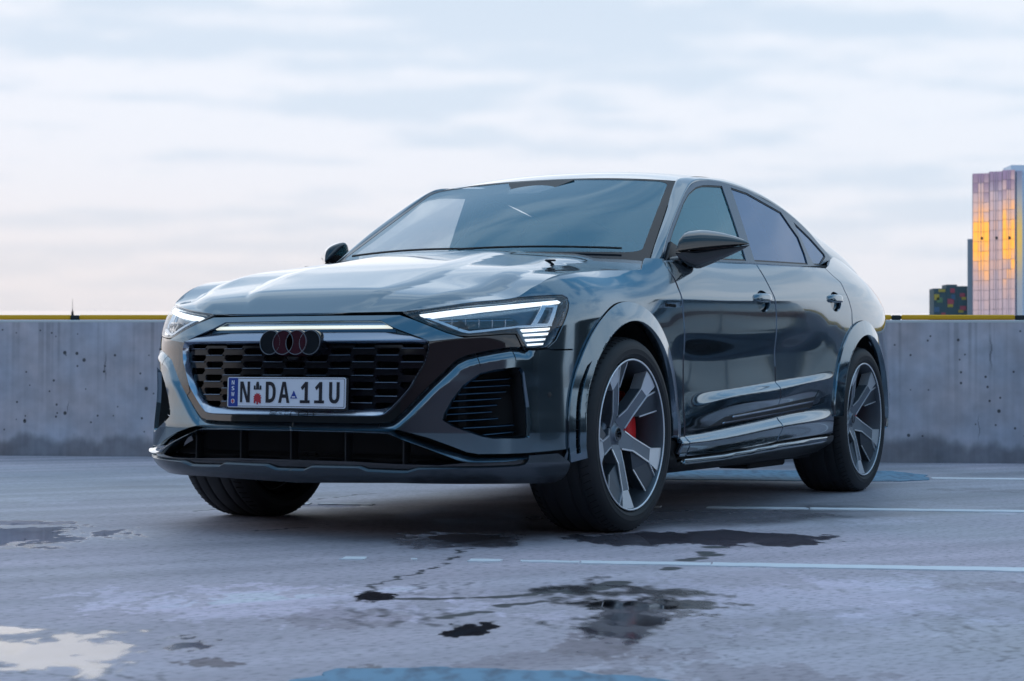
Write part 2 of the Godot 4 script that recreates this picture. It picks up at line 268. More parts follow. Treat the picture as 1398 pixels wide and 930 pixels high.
# one mesh under the car, on the left side, and its twin on the right
func pair_of(parent: Node3D, called: String, sh: Shape, m: Material) -> Array:
	var a := put(parent, called, sh.mesh(), m)
	var b := put(parent, called, sh.mirrored().mesh(), m)
	return [a, b]

func build_car() -> void:
	var cx := []
	var cy := []
	var xs := [0.0]
	for i in PLAN.size():
		cx.append(PLAN[i].x)
		cy.append(PLAN[i].y)
		if i > 0:
			xs.append(xs[i - 1] + PLAN[i].distance_to(PLAN[i - 1]))
	plan = Spline.new(xs, [cx, cy])
	var ss := []
	var ch := []
	for k in 34:
		ch.append([])
	for row in PROFILES:
		ss.append(row[0])
		for k in 17:
			ch[k * 2].append(row[1][k].x)
			ch[k * 2 + 1].append(row[1][k].y)
	rows = Spline.new(ss, ch)
	glass_b = Spline.new([-4.0, -3.2, -2.8, -2.3, -1.5, -0.5, 0.2], [[0.73, 0.792, 0.812, 0.824, 0.828, 0.818, 0.79]])
	# bonnet edges, from the panel lines above the lamp and along the wing
	var edge := []
	for q in [P("hl_top")[0], P("hl_top")[1], P("hl_top")[2], P("hl_top")[3], P("f_hood")[0], P("f_hood")[2], P("f_hood")[4], P("f_hood")[5], P("f_hood")[7]]:
		edge.append(skin(q, 0.0))
	edge.append(Vector3(0.80, 1.076, -0.50))
	hood_edge = spline2(edge)
	hood_mid = spline2([Vector3(0, 0.829, 0.868), Vector3(0, 0.852, 0.84), Vector3(0, 0.915, 0.68), Vector3(0, 0.985, 0.42), Vector3(0, 1.045, 0.12), Vector3(0, 1.088, -0.14), Vector3(0, 1.122, -0.42)])
	roof_edge = spline2([ws_edge(1.0), Vector3(0.616, 1.511, -1.34), Vector3(0.598, 1.541, -1.70), Vector3(0.590, 1.543, -2.05), Vector3(0.592, 1.508, -2.4), Vector3(0.588, 1.458, -2.75), Vector3(0.583, 1.40, -3.05), Vector3(0.572, 1.335, -3.35), Vector3(0.56, 1.265, -3.62), Vector3(0.54, 1.19, -3.9)])
	roof_mid = spline2([ws_mid(1.0), Vector3(0, 1.553, -1.32), Vector3(0, 1.57, -1.70), Vector3(0, 1.57, -2.05), Vector3(0, 1.538, -2.4), Vector3(0, 1.485, -2.75), Vector3(0, 1.425, -3.05), Vector3(0, 1.36, -3.35), Vector3(0, 1.285, -3.65), Vector3(0, 1.20, -3.97)])

	var car := thing("parked_car", "dark grey coupe-roofed sport utility car parked on the wet roof deck", "car", CAR_AT, -YAW)
	var S2 := Vector2(0.016, 0.014)
	var fine := Vector2(0.012, 0.010)
	var arch_f := arc_pts(Vector2(1.623, 0.385), 0.507, 0, 360, 90)
	arch_f.remove_at(90)
	var arch_r := arc_pts(Vector2(4.553, 0.385), 0.507, 0, 360, 90)
	arch_r.remove_at(90)

	# ---- front bumper
	var out := poly([[Vector2(0, 0.415)], P("bum_bot"), [Vector2(1.25, 0.345), Vector2(1.30, 0.699)], P("fend_seam"), [Vector2(1.005, 0.698), Vector2(0.965, 0.694), Vector2(0.934, 0.697), Vector2(0.916, 0.708)], P("mask_bot"), P("cheek_in"), [Vector2(0, 0.431)]])
	var sh := Shape.new()
	roll_line = joined([[Vector2(0.93, 0.703), Vector2(0.915, 0.708)], P("mask_bot"), P("cheek_in"), [Vector2(0, 0.431)]])
	trim(sh, bumper_skin, 1.0, out, [PackedVector2Array(P("intake")), arch_f], Vector2(0.012, 0.008), 0.0, 0.03, 0.32, 0.020)
	put(car, "front_bumper", sh.both().mesh(), mt.paint)
	for sg in [1.0, -1.0]:
		sh = Shape.new()
		var sp := skin(Vector2(1.035, 0.535), 0.0)
		var sn := pnormal(skin, 1.0, Vector2(1.035, 0.535), 0.0)
		sh.lathe([Vector2(0.0, 0.0016), Vector2(0.0085, 0.0014), Vector2(0.0100, 0.0), Vector2(0.0105, -0.002)], 20)
		var sb := Basis.looking_at(sn, Vector3.UP) * Basis(Vector3.UP, PI / 2.0)
		for i in sh.v.size():
			sh.v[i] = sp + sb * sh.v[i]
			sh.n[i] = sb * sh.n[i]
		put(car, "parking_sensor", (sh if sg > 0.0 else sh.mirrored()).mesh(), mt.black_plastic)
		for e in [[Vector2(0.7375, 0.684), Vector2(0.752, 0.640)], [Vector2(0.877, 0.706), Vector2(0.888, 0.658)], [Vector2(0.372, 0.4285), Vector2(0.373, 0.417)]]:
			sh = Shape.new()
			var gseam := []
			for i in 8:
				var qs: Vector2 = e[0].lerp(e[1], i / 7.0)
				gseam.append([bumper_skin(qs + Vector2(-0.0014, 0), 0.0006), bumper_skin(qs + Vector2(0.0014, 0), 0.0006)])
			sh.grid(gseam, Vector3(0, 0, 1))
			put(car, "panel_gap", (sh if sg > 0.0 else sh.mirrored()).mesh(), mt.void)
	# air intakes in the corners
	var hole := PackedVector2Array(P("intake"))
	var inner := shrunk(hole, 0.008)
	for side_sign in [0, 1]:
		var root := Node3D.new()
		root.name = "air_intake"
		car.add_child(root, true)
		sh = Shape.new()
		trim(sh, skin, 1.0, hole, [], Vector2(0.03, 0.03), -0.105, 0.0)
		skirt(sh, skin, 1.0, inner, true, 0.012, -0.019, 0.09, 0.0)
		put(root, "duct", (sh if side_sign == 0 else sh.mirrored()).mesh(), mt.void)
		for k in 9:
			var c0 := 0.585 - 0.024 * k
			var left := 0.66 + 0.0
			# the blades start at the slanted inner wall and end short of the outer one
			var in_s := 0.0
			for e in inner.size():
				var a := inner[e]
				var b := inner[(e + 1) % inner.size()]
				if (a.y - c0) * (b.y - c0) <= 0.0 and absf(a.y - b.y) > 1e-6:
					var sx := lerpf(a.x, b.x, (c0 - a.y) / (b.y - a.y))
					if in_s == 0.0 or sx < in_s:
						in_s = sx
			if in_s == 0.0:
				continue
			var len_k: float = 0.205 - 0.004 * k if k < 5 else 0.18 + 0.015 * (k - 5)
			var end_s := minf(in_s + len_k, 0.905)
			var bl := Shape.new()
			var top := []
			var low := []
			for i in 9:
				var t := i / 8.0
				var s := lerpf(in_s - 0.004, end_s, t)
				var c := c0 + 0.010 * t
				var d := -0.020 - 0.030 * t
				top.append([skin(Vector2(s, c + 0.004), d - 0.04), skin(Vector2(s, c + 0.0035), d - 0.006), skin(Vector2(s, c), d), skin(Vector2(s, c - 0.0035), d - 0.001), skin(Vector2(s, c - 0.004), d - 0.03)])
			bl.grid(top, Vector3(0, 0, 1))
			put(root, "slat", (bl if side_sign == 0 else bl.mirrored()).mesh(), mt.trim)
	# black mask between grille and lamps
	sh = Shape.new()
	trim(sh, skin, 1.0, poly([[Vector2(0.561, 0.727)], back(P("brow_hl").slice(4, 5)), [Vector2(0.71, 0.741), Vector2(0.779, 0.745), Vector2(0.851, 0.751), Vector2(0.893, 0.751), Vector2(0.903, 0.733), Vector2(0.912, 0.712)], P("mask_bot"), P("cheek_in").slice(0, 3), [Vector2(0.50, 0.54), Vector2(0.55, 0.66)]]), [], fine, -0.006, 0.02)
	pair_of(car, "lamp_surround", sh, mt.gloss_black)
	# ---- grille
	var gr := Node3D.new()
	gr.name = "grille"
	car.add_child(gr)
	var lip_half := P("lip").slice(1)
	var mesh_half := P("mesh").slice(1)
	var frame_out := poly([[Vector2(0, 0.4325)], back(P("cheek_in")), [Vector2(0.585, 0.66), Vector2(0.563, 0.722), Vector2(0.537, 0.7335), Vector2(0, 0.7345)]])
	var lip_poly := poly([[Vector2(0, 0.456)], back(lip_half), [Vector2(0, 0.737)]])
	var mesh_poly := poly([[Vector2(0, 0.482)], back(mesh_half), [Vector2(0, 0.728)]])
	var lip_cut := poly([[Vector2(-0.05, 0.456)], back(lip_half), [Vector2(-0.05, 0.737)]])
	var mesh_cut := poly([[Vector2(-0.05, 0.482)], back(mesh_half), [Vector2(-0.05, 0.7275)]])
	sh = Shape.new()
	trim(sh, skin, 1.0, frame_out, [lip_cut], fine, -0.008, 0.02)
	put(gr, "outer_frame", sh.both().mesh(), mt.gloss_black)
	# the inner frame is a bevelled lip that leans in towards the mesh
	sh = Shape.new()
	lean(sh, lip_poly, mesh_poly, 0.002, -0.022)
	put(gr, "inner_frame", sh.both().mesh(), mt.frame_silver)
	sh = Shape.new()
	var cells := []
	for r in 11:
		var c := 0.716 - 0.0247 * r
		for k in 4:
			var s := 0.196 * k + (0.098 if r % 2 == 0 else 0.0)
			if s > 0.62:
				continue
			var hw := 0.048
			var hh := 0.0120
			cells.append(PackedVector2Array([Vector2(s - hw, c + 0.002), Vector2(s - hw + 0.012, c - hh), Vector2(s + hw - 0.012, c - hh), Vector2(s + hw, c + 0.002), Vector2(s + hw - 0.007, c + hh), Vector2(s - hw + 0.007, c + hh)]))
	trim(sh, skin, 1.0, mesh_poly, cells, Vector2(0.018, 0.012), -0.026, 0.0, 0.12, 0.024)
	put(gr, "mesh_panel", sh.both().mesh(), mt.grille_black)
	for r in 11:                       # thin bright ledges under each row of openings
		var c2 := 0.716 - 0.0247 * r - 0.0140
		for k in 4:
			var s2 := 0.196 * k + (0.098 if r % 2 == 0 else 0.0)
			var q := Vector2(s2, c2)
			if not Geometry2D.is_point_in_polygon(q + Vector2(0.035, 0.0), mesh_poly) or s2 + 0.045 > 0.56:
				continue
			for sg in ([1.0] if s2 == 0.0 else [1.0, -1.0]):
				sh = Shape.new()
				var g := []
				for i in 5:
					var s3 := s2 + lerpf(-0.044, 0.044, i / 4.0)
					var sa := absf(s3)
					var row := []
					for w in [Vector2(0.0022, -0.026), Vector2(0.0016, -0.0205), Vector2(-0.0016, -0.0205), Vector2(-0.0022, -0.026)]:
						var pt := skin(Vector2(sa, c2 + w.x), w.y)
						if s3 < 0.0:
							pt.x = -pt.x
						pt.x *= sg
						row.append(pt)
					g.append(row)
				sh.grid(g, Vector3(0, 0, 1))
				put(gr, "ledge", sh.mesh(), mt.dark_chrome)
	sh = Shape.new()
	trim(sh, skin, 1.0, mesh_poly, [], Vector2(0.05, 0.05), -0.11, 0.0)
	put(gr, "radiator", sh.both().mesh(), mt.void)
	# upper frame, body colour, with the light strip in a slot below
	sh = Shape.new()
	trim(sh, skin, 1.0, poly([[Vector2(0, 0.821)], P("brow_top").slice(0), P("brow_hl"), P("brow_bot"), [Vector2(0, 0.803)]]), [], fine, 0.0, 0.022)
	put(gr, "upper_frame", sh.both().mesh(), mt.paint)
	sh = Shape.new()
	trim(sh, skin, 1.0, poly([[Vector2(0, 0.812)], [Vector2(0.36, 0.81)], [Vector2(0.50, 0.775), Vector2(0.575, 0.735), Vector2(0.55, 0.722), Vector2(0, 0.745)]]), [], Vector2(0.03, 0.02), -0.02, 0.0)
	put(gr, "light_slot", sh.both().mesh(), mt.gloss_black)
	sh = Shape.new()
	trim(sh, bar_skin, 1.0, poly([[Vector2(0, 0.7605)], back(P("drl_bot").slice(0, 5)), [Vector2(0.54, 0.7305), Vector2(0.50, 0.7295), Vector2(0, 0.7295)]]), [], fine, 0.0, 0.022)
	put(gr, "lower_bar", sh.both().mesh(), mt.bar_silver)
	sh = Shape.new()
	trim(sh, skin, 1.0, poly([[Vector2(0, 0.7845), Vector2(0.404, 0.7845), Vector2(0.413, 0.7795), Vector2(0.412, 0.7755), Vector2(0, 0.7755)]]), [], fine, -0.012, 0.008)
	put(gr, "light_strip", sh.both().mesh(), mt.lit_warm)
	sh = Shape.new()
	trim(sh, skin, 1.0, poly([[Vector2(0, 0.7985), Vector2(0.35, 0.7975), Vector2(0.40, 0.786), Vector2(0, 0.7865)]]), [], fine, -0.015, 0.004)
	put(gr, "strip_reflector", sh.both().mesh(), mt.lamp_silver)
	sh = Shape.new()
	trim(sh, skin, 1.0, poly([[Vector2(0, 0.7715), Vector2(0.415, 0.772), Vector2(0.42, 0.7585), Vector2(0.375, 0.761), Vector2(0, 0.7625)]]), [], Vector2(0.012, 0.004), -0.016, 0.0)
	put(gr, "strip_lens", sh.both().mesh(), mt.lamp_dark)
	emblem(gr)
	plate(car)
	lettering(gr)
	# ---- lower intake, blade and splitter
	sh = Shape.new()
	trim(sh, skin, 1.0, PackedVector2Array([Vector2(0, 0.43), Vector2(0.42, 0.43), Vector2(0.70, 0.35), Vector2(1.10, 0.35), Vector2(1.12, 0.30), Vector2(0.93, 0.27), Vector2(0, 0.25)]), [], Vector2(0.04, 0.03), -0.16, 0.0)
	put(car, "lower_intake", sh.both().mesh(), mt.void)
	for s in [0.0, 0.235, 0.47]:
		sh = Shape.new()
		var p := skin(Vector2(s, 0.34), -0.045)
		sh.box(p, Vector3(0.006, 0.11, 0.05), 0.002)
		put(car, "intake_divider", sh.mesh(), mt.black_plastic)
		if s > 0.0:
			put(car, "intake_divider", sh.mirrored().mesh(), mt.black_plastic)
	sh = Shape.new()
	blade(sh)
	put(car, "bumper_blade", sh.both().mesh(), mt.paint)
	sh = Shape.new()
	trim(sh, skin, 1.0, poly([[Vector2(0, 0.294)], [Vector2(0.271, 0.293), Vector2(0.444, 0.287), Vector2(0.605, 0.285), Vector2(0.70, 0.294), Vector2(0.92, 0.303), Vector2(0.935, 0.285)], back(P("lip_top").slice(0, 10)), [Vector2(0, 0.254)]]), [], fine, -0.012, 0.06)
	put(car, "splitter_ledge", sh.both().mesh(), mt.gloss_black)
	sh = Shape.new()
	trim(sh, skin, 1.0, poly([[Vector2(0, 0.207)], back(P("lip_bot").slice(0, 5)), [Vector2(1.19, 0.25), Vector2(1.195, 0.275)], back(P("lip_top")), [Vector2(0, 0.254)]]), [arch_f], fine, 0.006, 0.03)
	put(car, "front_lip", sh.both().mesh(), mt.grey_lip)
	# ---- head lamps
	for sgn in [0, 1]:
		head_lamp(car, sgn == 1)
	# ---- bonnet
	sh = Shape.new()
	trim(sh, bonnet, -1.0, PackedVector2Array([Vector2(0.004, -0.997), Vector2(0.995, -0.995), Vector2(0.995, 0.995), Vector2(0.004, 0.997)]), [], Vector2(0.012, 0.022), 0.0, 0.018)
	put(car, "bonnet", sh.mesh(), mt.paint)
	for sg in [1.0, -1.0]:
		sh = Shape.new()
		var wj := bonnet(Vector2(0.70, 0.72 * sg), 0.004)
		sh.box(Vector3.ZERO, Vector3(0.045, 0.008, 0.016), 0.0035, Transform3D(Basis(Vector3.UP, 0.3 * sg), wj))
		put(car, "washer_jet", sh.mesh(), mt.black_plastic)
	# ---- wings
	sh = Shape.new()
	var wing := poly([[Vector2(1.029, 0.7045), Vector2(1.055, 0.7005), Vector2(1.163, 0.7035), Vector2(1.2, 0.60), Vector2(1.3, 0.45)], [Vector2(1.9, 0.30), Vector2(2.02, 0.272), Vector2(2.18, 0.272)], back(P("f_door")), [Vector2(2.145, 1.088), Vector2(2.02, 1.085)], back(P("f_hood")), [Vector2(0.945, 0.8905), Vector2(1.069, 0.8995), Vector2(1.158, 0.9035), Vector2(1.1775, 0.894), Vector2(1.1765, 0.874), Vector2(1.1635, 0.851), Vector2(1.109, 0.783), Vector2(1.074, 0.734)]])
	trim(sh, skin, 1.0, wing, [arch_f, PackedVector2Array(P("fvent"))], S2, 0.0, 0.022)
	pair_of(car, "wing", sh, mt.paint)
	sh = Shape.new()
	trim(sh, skin, 1.0, PackedVector2Array(P("fvent")), [], fine, -0.004, 0.003)
	var vp := pair_of(car, "wing_badge", sh, mt.chrome)
	for k in 6:
		sh = Shape.new()
		trim(sh, skin, 1.0, PackedVector2Array([Vector2(1.995 + 0.018 * k, 0.885), Vector2(2.005 + 0.018 * k, 0.884), Vector2(2.004 + 0.018 * k, 0.897 - 0.003 * (k % 2)), Vector2(1.994 + 0.018 * k, 0.897)]), [], fine, -0.002, 0.002)
		put(vp[0], "badge_letter", sh.mesh(), mt.void)
	# ---- arch lips and liners
	for f in [[flare_f, 1.623, -4.0, 191.0, 1.0], [flare_r, 4.553, -8.0, 178.0, 1.0]]:
		var cc := Vector2(f[1], 0.385)
		var ring := arc_pts(cc, 0.5055, f[2], f[3], 110)
		var inn := arc_pts(cc, 0.432, f[2], f[3], 110)
		inn.reverse()
		ring.append_array(inn)
		var holes := []
		if f[1] < 2.0:
			var vent := PackedVector2Array()
			for t in 13:
				var an := deg_to_rad(lerpf(147.0, 188.0, t / 12.0))
				vent.append(cc + Vector2(cos(an), sin(an)) * lerpf(0.472, 0.479, minf(1.0, t / 3.0)))
			for t in 13:
				var an2 := deg_to_rad(lerpf(188.0, 143.0, t / 12.0))
				vent.append(cc + Vector2(cos(an2), sin(an2)) * 0.4585)
			holes.append(vent)
		sh = Shape.new()
		trim(sh, f[0], 1.0, ring, holes, Vector2(0.009, 0.009), 0.0, 0.045, 0.0, 0.03)
		var fl := pair_of(car, "arch_lip", sh, mt.paint)
		if holes.size():
			sh = Shape.new()
			trim(sh, f[0], 1.0, holes[0], [], Vector2(0.03, 0.03), -0.03, 0.0)
			var vt := pair_of(car, "arch_vent", sh, mt.void)
			for k in 9:
				var an3 := deg_to_rad(lerpf(151.0, 186.0, k / 8.0))
				sh = Shape.new()
				var p3: Vector3 = skin(cc + Vector2(cos(an3), sin(an3)) * 0.4685, -0.006)
				sh.box(p3, Vector3(0.03, 0.003, 0.024), 0.001)
				put(vt[0], "vent_rib", sh.mesh(), mt.black_plastic)
		sh = Shape.new()
		var tub := []
		for i in 61:
			var an4 := deg_to_rad(lerpf(12.0, 166.0, i / 60.0))
			var rw := []
			for bx in [0.93, 0.86, 0.74, 0.62, 0.52]:
				rw.append(Vector3(bx, 0.385 + 0.446 * sin(an4), 1.623 - f[1] - 0.446 * cos(an4)))
			tub.append(rw)
		sh.grid(tub, Vector3(0, 0, 0.01))
		var disk := []
		for i in 61:
			var an5 := deg_to_rad(lerpf(12.0, 166.0, i / 60.0))
			disk.append([Vector3(0.52, 0.385, 1.623 - f[1]), Vector3(0.52, 0.385 + 0.446 * sin(an5), 1.623 - f[1] - 0.446 * cos(an5))])
		sh.grid(disk, Vector3(1, 0, 0))
		pair_of(car, "arch_liner", sh, mt.void)
	# ---- doors
	door(car, poly([P("d_front"), [Vector2(2.6, 0.276), Vector2(3.0, 0.288), Vector2(3.262, 0.299)], back(P("d_mid").slice(0, 8)), back(P("belt").slice(1, 2))]), [arch_f], "front_door", P("handle1"), Vector2(0.022, 0.006))
	var mid2 := []
	for q in P("d_mid").slice(0, 8):
		mid2.append(q + Vector2(0.015, 0))
	door(car, poly([mid2, [Vector2(3.277, 0.299)], [Vector2(3.6, 0.309), Vector2(4.05, 0.318), Vector2(4.3, 0.32)], [Vector2(4.37, 0.6)], back(P("d_rear")), [P("belt")[3]]]), [arch_r], "rear_door", P("handle2"), Vector2(0.022, 0.006))
	# black insert with two thin bars low on the doors
	sh = Shape.new()
	trim(sh, skin, 1.0, PackedVector2Array(P("slat")), [], fine, 0.002, 0.006)
	var ins := pair_of(car, "sill_insert", sh, mt.black_plastic)
	for n in ["slat1", "slat2"]:
		sh = Shape.new()
		trim(sh, skin, 1.0, PackedVector2Array(P(n)), [], fine, 0.011, 0.008)
		put(ins[0], "insert_bar", sh.mesh(), mt.frame_silver)
		put(ins[1], "insert_bar", sh.mirrored().mesh(), mt.frame_silver)
	# ---- sills
	sh = Shape.new()
	trim(sh, skin, 1.0, PackedVector2Array([Vector2(1.95, 0.24), Vector2(2.16, 0.24), Vector2(2.62, 0.246), Vector2(3.22, 0.264), Vector2(3.82, 0.276), Vector2(3.90, 0.283), Vector2(3.91, 0.303), Vector2(3.82, 0.304), Vector2(3.22, 0.2915), Vector2(2.62, 0.2695), Vector2(2.16, 0.263), Vector2(1.95, 0.262)]), [arch_f, arch_r], fine, 0.010, 0.02)
	pair_of(car, "sill_blade", sh, mt.paint)
	sh = Shape.new()
	trim(sh, skin, 1.0, PackedVector2Array([Vector2(1.95, 0.195), Vector2(3.8, 0.205), Vector2(4.2, 0.23), Vector2(4.2, 0.31), Vector2(3.82, 0.30), Vector2(3.22, 0.285), Vector2(2.62, 0.262), Vector2(1.95, 0.258)]), [arch_f, arch_r], Vector2(0.03, 0.012), -0.003, 0.15)
	pair_of(car, "sill", sh, mt.black_plastic)
	# ---- rear quarter and tail
	sh = Shape.new()
	var d_r := []
	for q in P("d_rear"):
		d_r.append(q + Vector2(0.012, 0.0))
	trim(sh, skin, 1.0, poly([d_r, [Vector2(4.40, 0.60), Vector2(4.9, 0.32), Vector2(5.2, 0.32), Vector2(5.70, 0.36), Vector2(5.70, 1.06), Vector2(5.47, 1.085), Vector2(5.23, 1.12), Vector2(4.92, 1.172), Vector2(4.70, 1.212), Vector2(4.56, 1.228), Vector2(4.50, 1.222), Vector2(4.40, 1.205), Vector2(4.25, 1.165)]]), [arch_r], S2, 0.0, 0.02)
	pair_of(car, "rear_quarter", sh, mt.paint)
	sh = Shape.new()
	trim(sh, skin, 1.0, PackedVector2Array([Vector2(5.705, 0.36), Vector2(6.292, 0.36), Vector2(6.292, 1.07), Vector2(5.705, 1.06)]), [], Vector2(0.04, 0.03), 0.0, 0.0)
	put(car, "tailgate", sh.both().mesh(), mt.paint)
	sh = Shape.new()
	trim(sh, skin, 1.0, PackedVector2Array([Vector2(5.42, 0.86), Vector2(6.292, 0.90), Vector2(6.292, 0.93), Vector2(5.7, 0.945), Vector2(5.40, 0.95)]), [], Vector2(0.03, 0.02), 0.004, 0.01)
	put(car, "tail_lamp", sh.both().mesh(), mt.reflection_and_lamp_red)
	# ---- inner body that closes the gaps between the panels
	sh = Shape.new()
	trim(sh, skin, 1.0, PackedVector2Array([Vector2(0, 0.24), Vector2(6.292, 0.3), Vector2(6.292, 1.05), Vector2(5.6, 1.05), Vector2(4.6, 1.19), Vector2(3.2, 1.10), Vector2(2.15, 1.06), Vector2(1.9, 1.02), Vector2(1.1, 0.93), Vector2(0.90, 0.86), Vector2(0.43, 0.80), Vector2(0, 0.80)]), [arc_pts(Vector2(1.623, 0.385), 0.45, 0, 354, 59), arc_pts(Vector2(4.553, 0.385), 0.45, 0, 354, 59), PackedVector2Array([Vector2(-0.1, 0.25), Vector2(1.15, 0.25), Vector2(1.15, 0.72), Vector2(1.2, 0.91), Vector2(0.9, 0.89), Vector2(0.3, 0.82), Vector2(-0.1, 0.82)])], Vector2(0.06, 0.05), -0.03, 0.0)
	sh.both()
	sh.box(Vector3(0, 0.24, -1.46), Vector3(1.60, 0.10, 2.2), 0.02)
	sh.box(Vector3(0, 0.27, 0.35), Vector3(1.10, 0.10, 0.9), 0.02)
	sh.box(Vector3(0, 0.55, 0.55), Vector3(1.30, 0.5, 0.5), 0.02)
	sh.box(Vector3(0, 0.72, -0.1), Vector3(1.04, 0.36, 0.9), 0.02)
	sh.box(Vector3(0, 0.32, -3.3), Vector3(1.2, 0.2, 1.0), 0.02)
	sh.box(Vector3(0, 0.60, -2.93), Vector3(1.02, 0.5, 0.9), 0.02)
	for sg in [1.0, -1.0]:
		sh.box(Vector3(0.70 * sg, 0.21, -1.95), Vector3(0.16, 0.09, 0.5), 0.01)
	put(car, "inner_body", sh.mesh(), mt.void)
	greenhouse(car)
	cabin(car)
	mirrors(car)
	wheels(car)
	# the next car on the deck, beyond the right edge of the picture, mirrored in the doors
	var other: Node3D = car.duplicate()
	other.name = numbered("parked_car")
	add_child(other)
	other.position = Vector3(7.9, 0, -11.2)
	other.rotation.y = PI / 2.0 + 0.10
	tag(other, "second dark grey car parked beyond the right edge, mirrored in the first car's doors", "car")

# a bevelled band between an outer and an inner outline of the same course
func lean(sh: Shape, outer: PackedVector2Array, inner: PackedVector2Array, off_out: float, off_in: float) -> void:
	var g := []
	var m := 90
	for i in m + 1:
		var t := float(i) / m
		var a := along(outer, t)
		var b := along(inner, t)
		g.append([skin(a, off_out - 0.012), skin(a, off_out), skin(a.lerp(b, 0.14), off_out + 0.002), skin(a.lerp(b, 0.80), off_in + 0.006), skin(b, off_in), skin(b, off_in - 0.02)])
	sh.grid(g, Vector3(0, 0, 1))

# the point a share «t» of the way along an open course that runs from the middle at the bottom to the middle at the top
func along(p: PackedVector2Array, t: float) -> Vector2:
	var total := 0.0
	for i in p.size() - 1:
		total += p[i].distance_to(p[i + 1])
	var go := t * total
	for i in p.size() - 1:
		var d := p[i].distance_to(p[i + 1])
		if go <= d + 1e-9:
			return p[i].lerp(p[i + 1], clampf(go / maxf(d, 1e-9), 0.0, 1.0))
		go -= d
	return p[-1]

func blade(sh: Shape) -> void:
	var top := PackedVector2Array([Vector2(0, 0.406)] + P("blade_top"))
	var low := PackedVector2Array([Vector2(0, 0.400)] + P("blade_bot"))
	var g := []
	for i in 81:
		var t := i / 80.0
		var a := along(top, t)
		var b := along(low, t)
		b.y = minf(b.y, a.y - 0.006)
		g.append([skin(a + Vector2(0, 0.004), -0.07), skin(a + Vector2(0, 0.001), -0.022), skin(a, -0.014), skin(a.lerp(b, 0.85), 0.016), skin(b, 0.013), skin(b - Vector2(0, 0.004), -0.004), skin(b - Vector2(0, 0.006), -0.05)])
	sh.grid(g, Vector3(0, 0.4, 1))

func emblem(parent: Node3D) -> void:
	var o := Node3D.new()
	o.name = "ring_emblem"
	parent.add_child(o)
	var base := skin(Vector2(0, 0.722), 0.0)
	for k in 4:
		var x := (k - 1.5) * 0.0585
		var z := base.z + 0.012 - absf(x) * 0.03
		var sh := Shape.new()
		var t := Transform3D(Basis(Vector3.UP, -PI / 2.0).rotated(Vector3.RIGHT, -0.12), Vector3(x, 0.722, z))
		sh.lathe([Vector2(0.0, 0.010), Vector2(0.0455, 0.010), Vector2(0.0475, 0.0085), Vector2(0.0478, 0.004), Vector2(0.0478, -0.035)], 48)
		for i in sh.v.size():
			sh.v[i] = t * sh.v[i]
			sh.n[i] = t.basis * sh.n[i]
		put(o, "ring", sh.mesh(), mt.reflection_and_lamp_red if k == 1 or k == 2 else mt.emblem)  # red of the middle rings is a reflection put into the colour
		sh = Shape.new()
		var ring := []
		for i in 48:
			var an := TAU * i / 48
			ring.append(t * Vector3(0.0104 + 0.0002 * k, 0.0445 * cos(an), 0.0445 * sin(an)))
		sh.tube(ring, 0.0016, 6, true)
		put(o, "ring_edge", sh.mesh(), mt.emblem_line)
	var cam := Shape.new()
	cam.box(Vector3(0.005, 0.668, base.z - 0.002), Vector3(0.05, 0.018, 0.03), 0.007)
	put(o, "camera_housing", cam.mesh(), mt.black_plastic)

func text(called: String, s: String, parent: Node3D, at: Vector3, height: float, wide: float, m: Material, font := "Droid Sans", bold := true, deep := 0.002) -> void:
	var f := SystemFont.new()
	f.font_names = PackedStringArray([font])
	f.font_weight = 700 if bold else 400
	var t := TextMesh.new()
	t.font = f
	t.text = s
	t.font_size = 64
	t.pixel_size = 0.01
	t.depth = deep
	t.curve_step = 1.0
	var o := put(parent, called, t, m)
	var bb := t.get_aabb()
	var sy := height / bb.size.y
	o.scale = Vector3(wide / bb.size.x, sy, 1.0)
	o.position = at - Vector3(bb.get_center().x * wide / bb.size.x, bb.get_center().y * sy, 0)

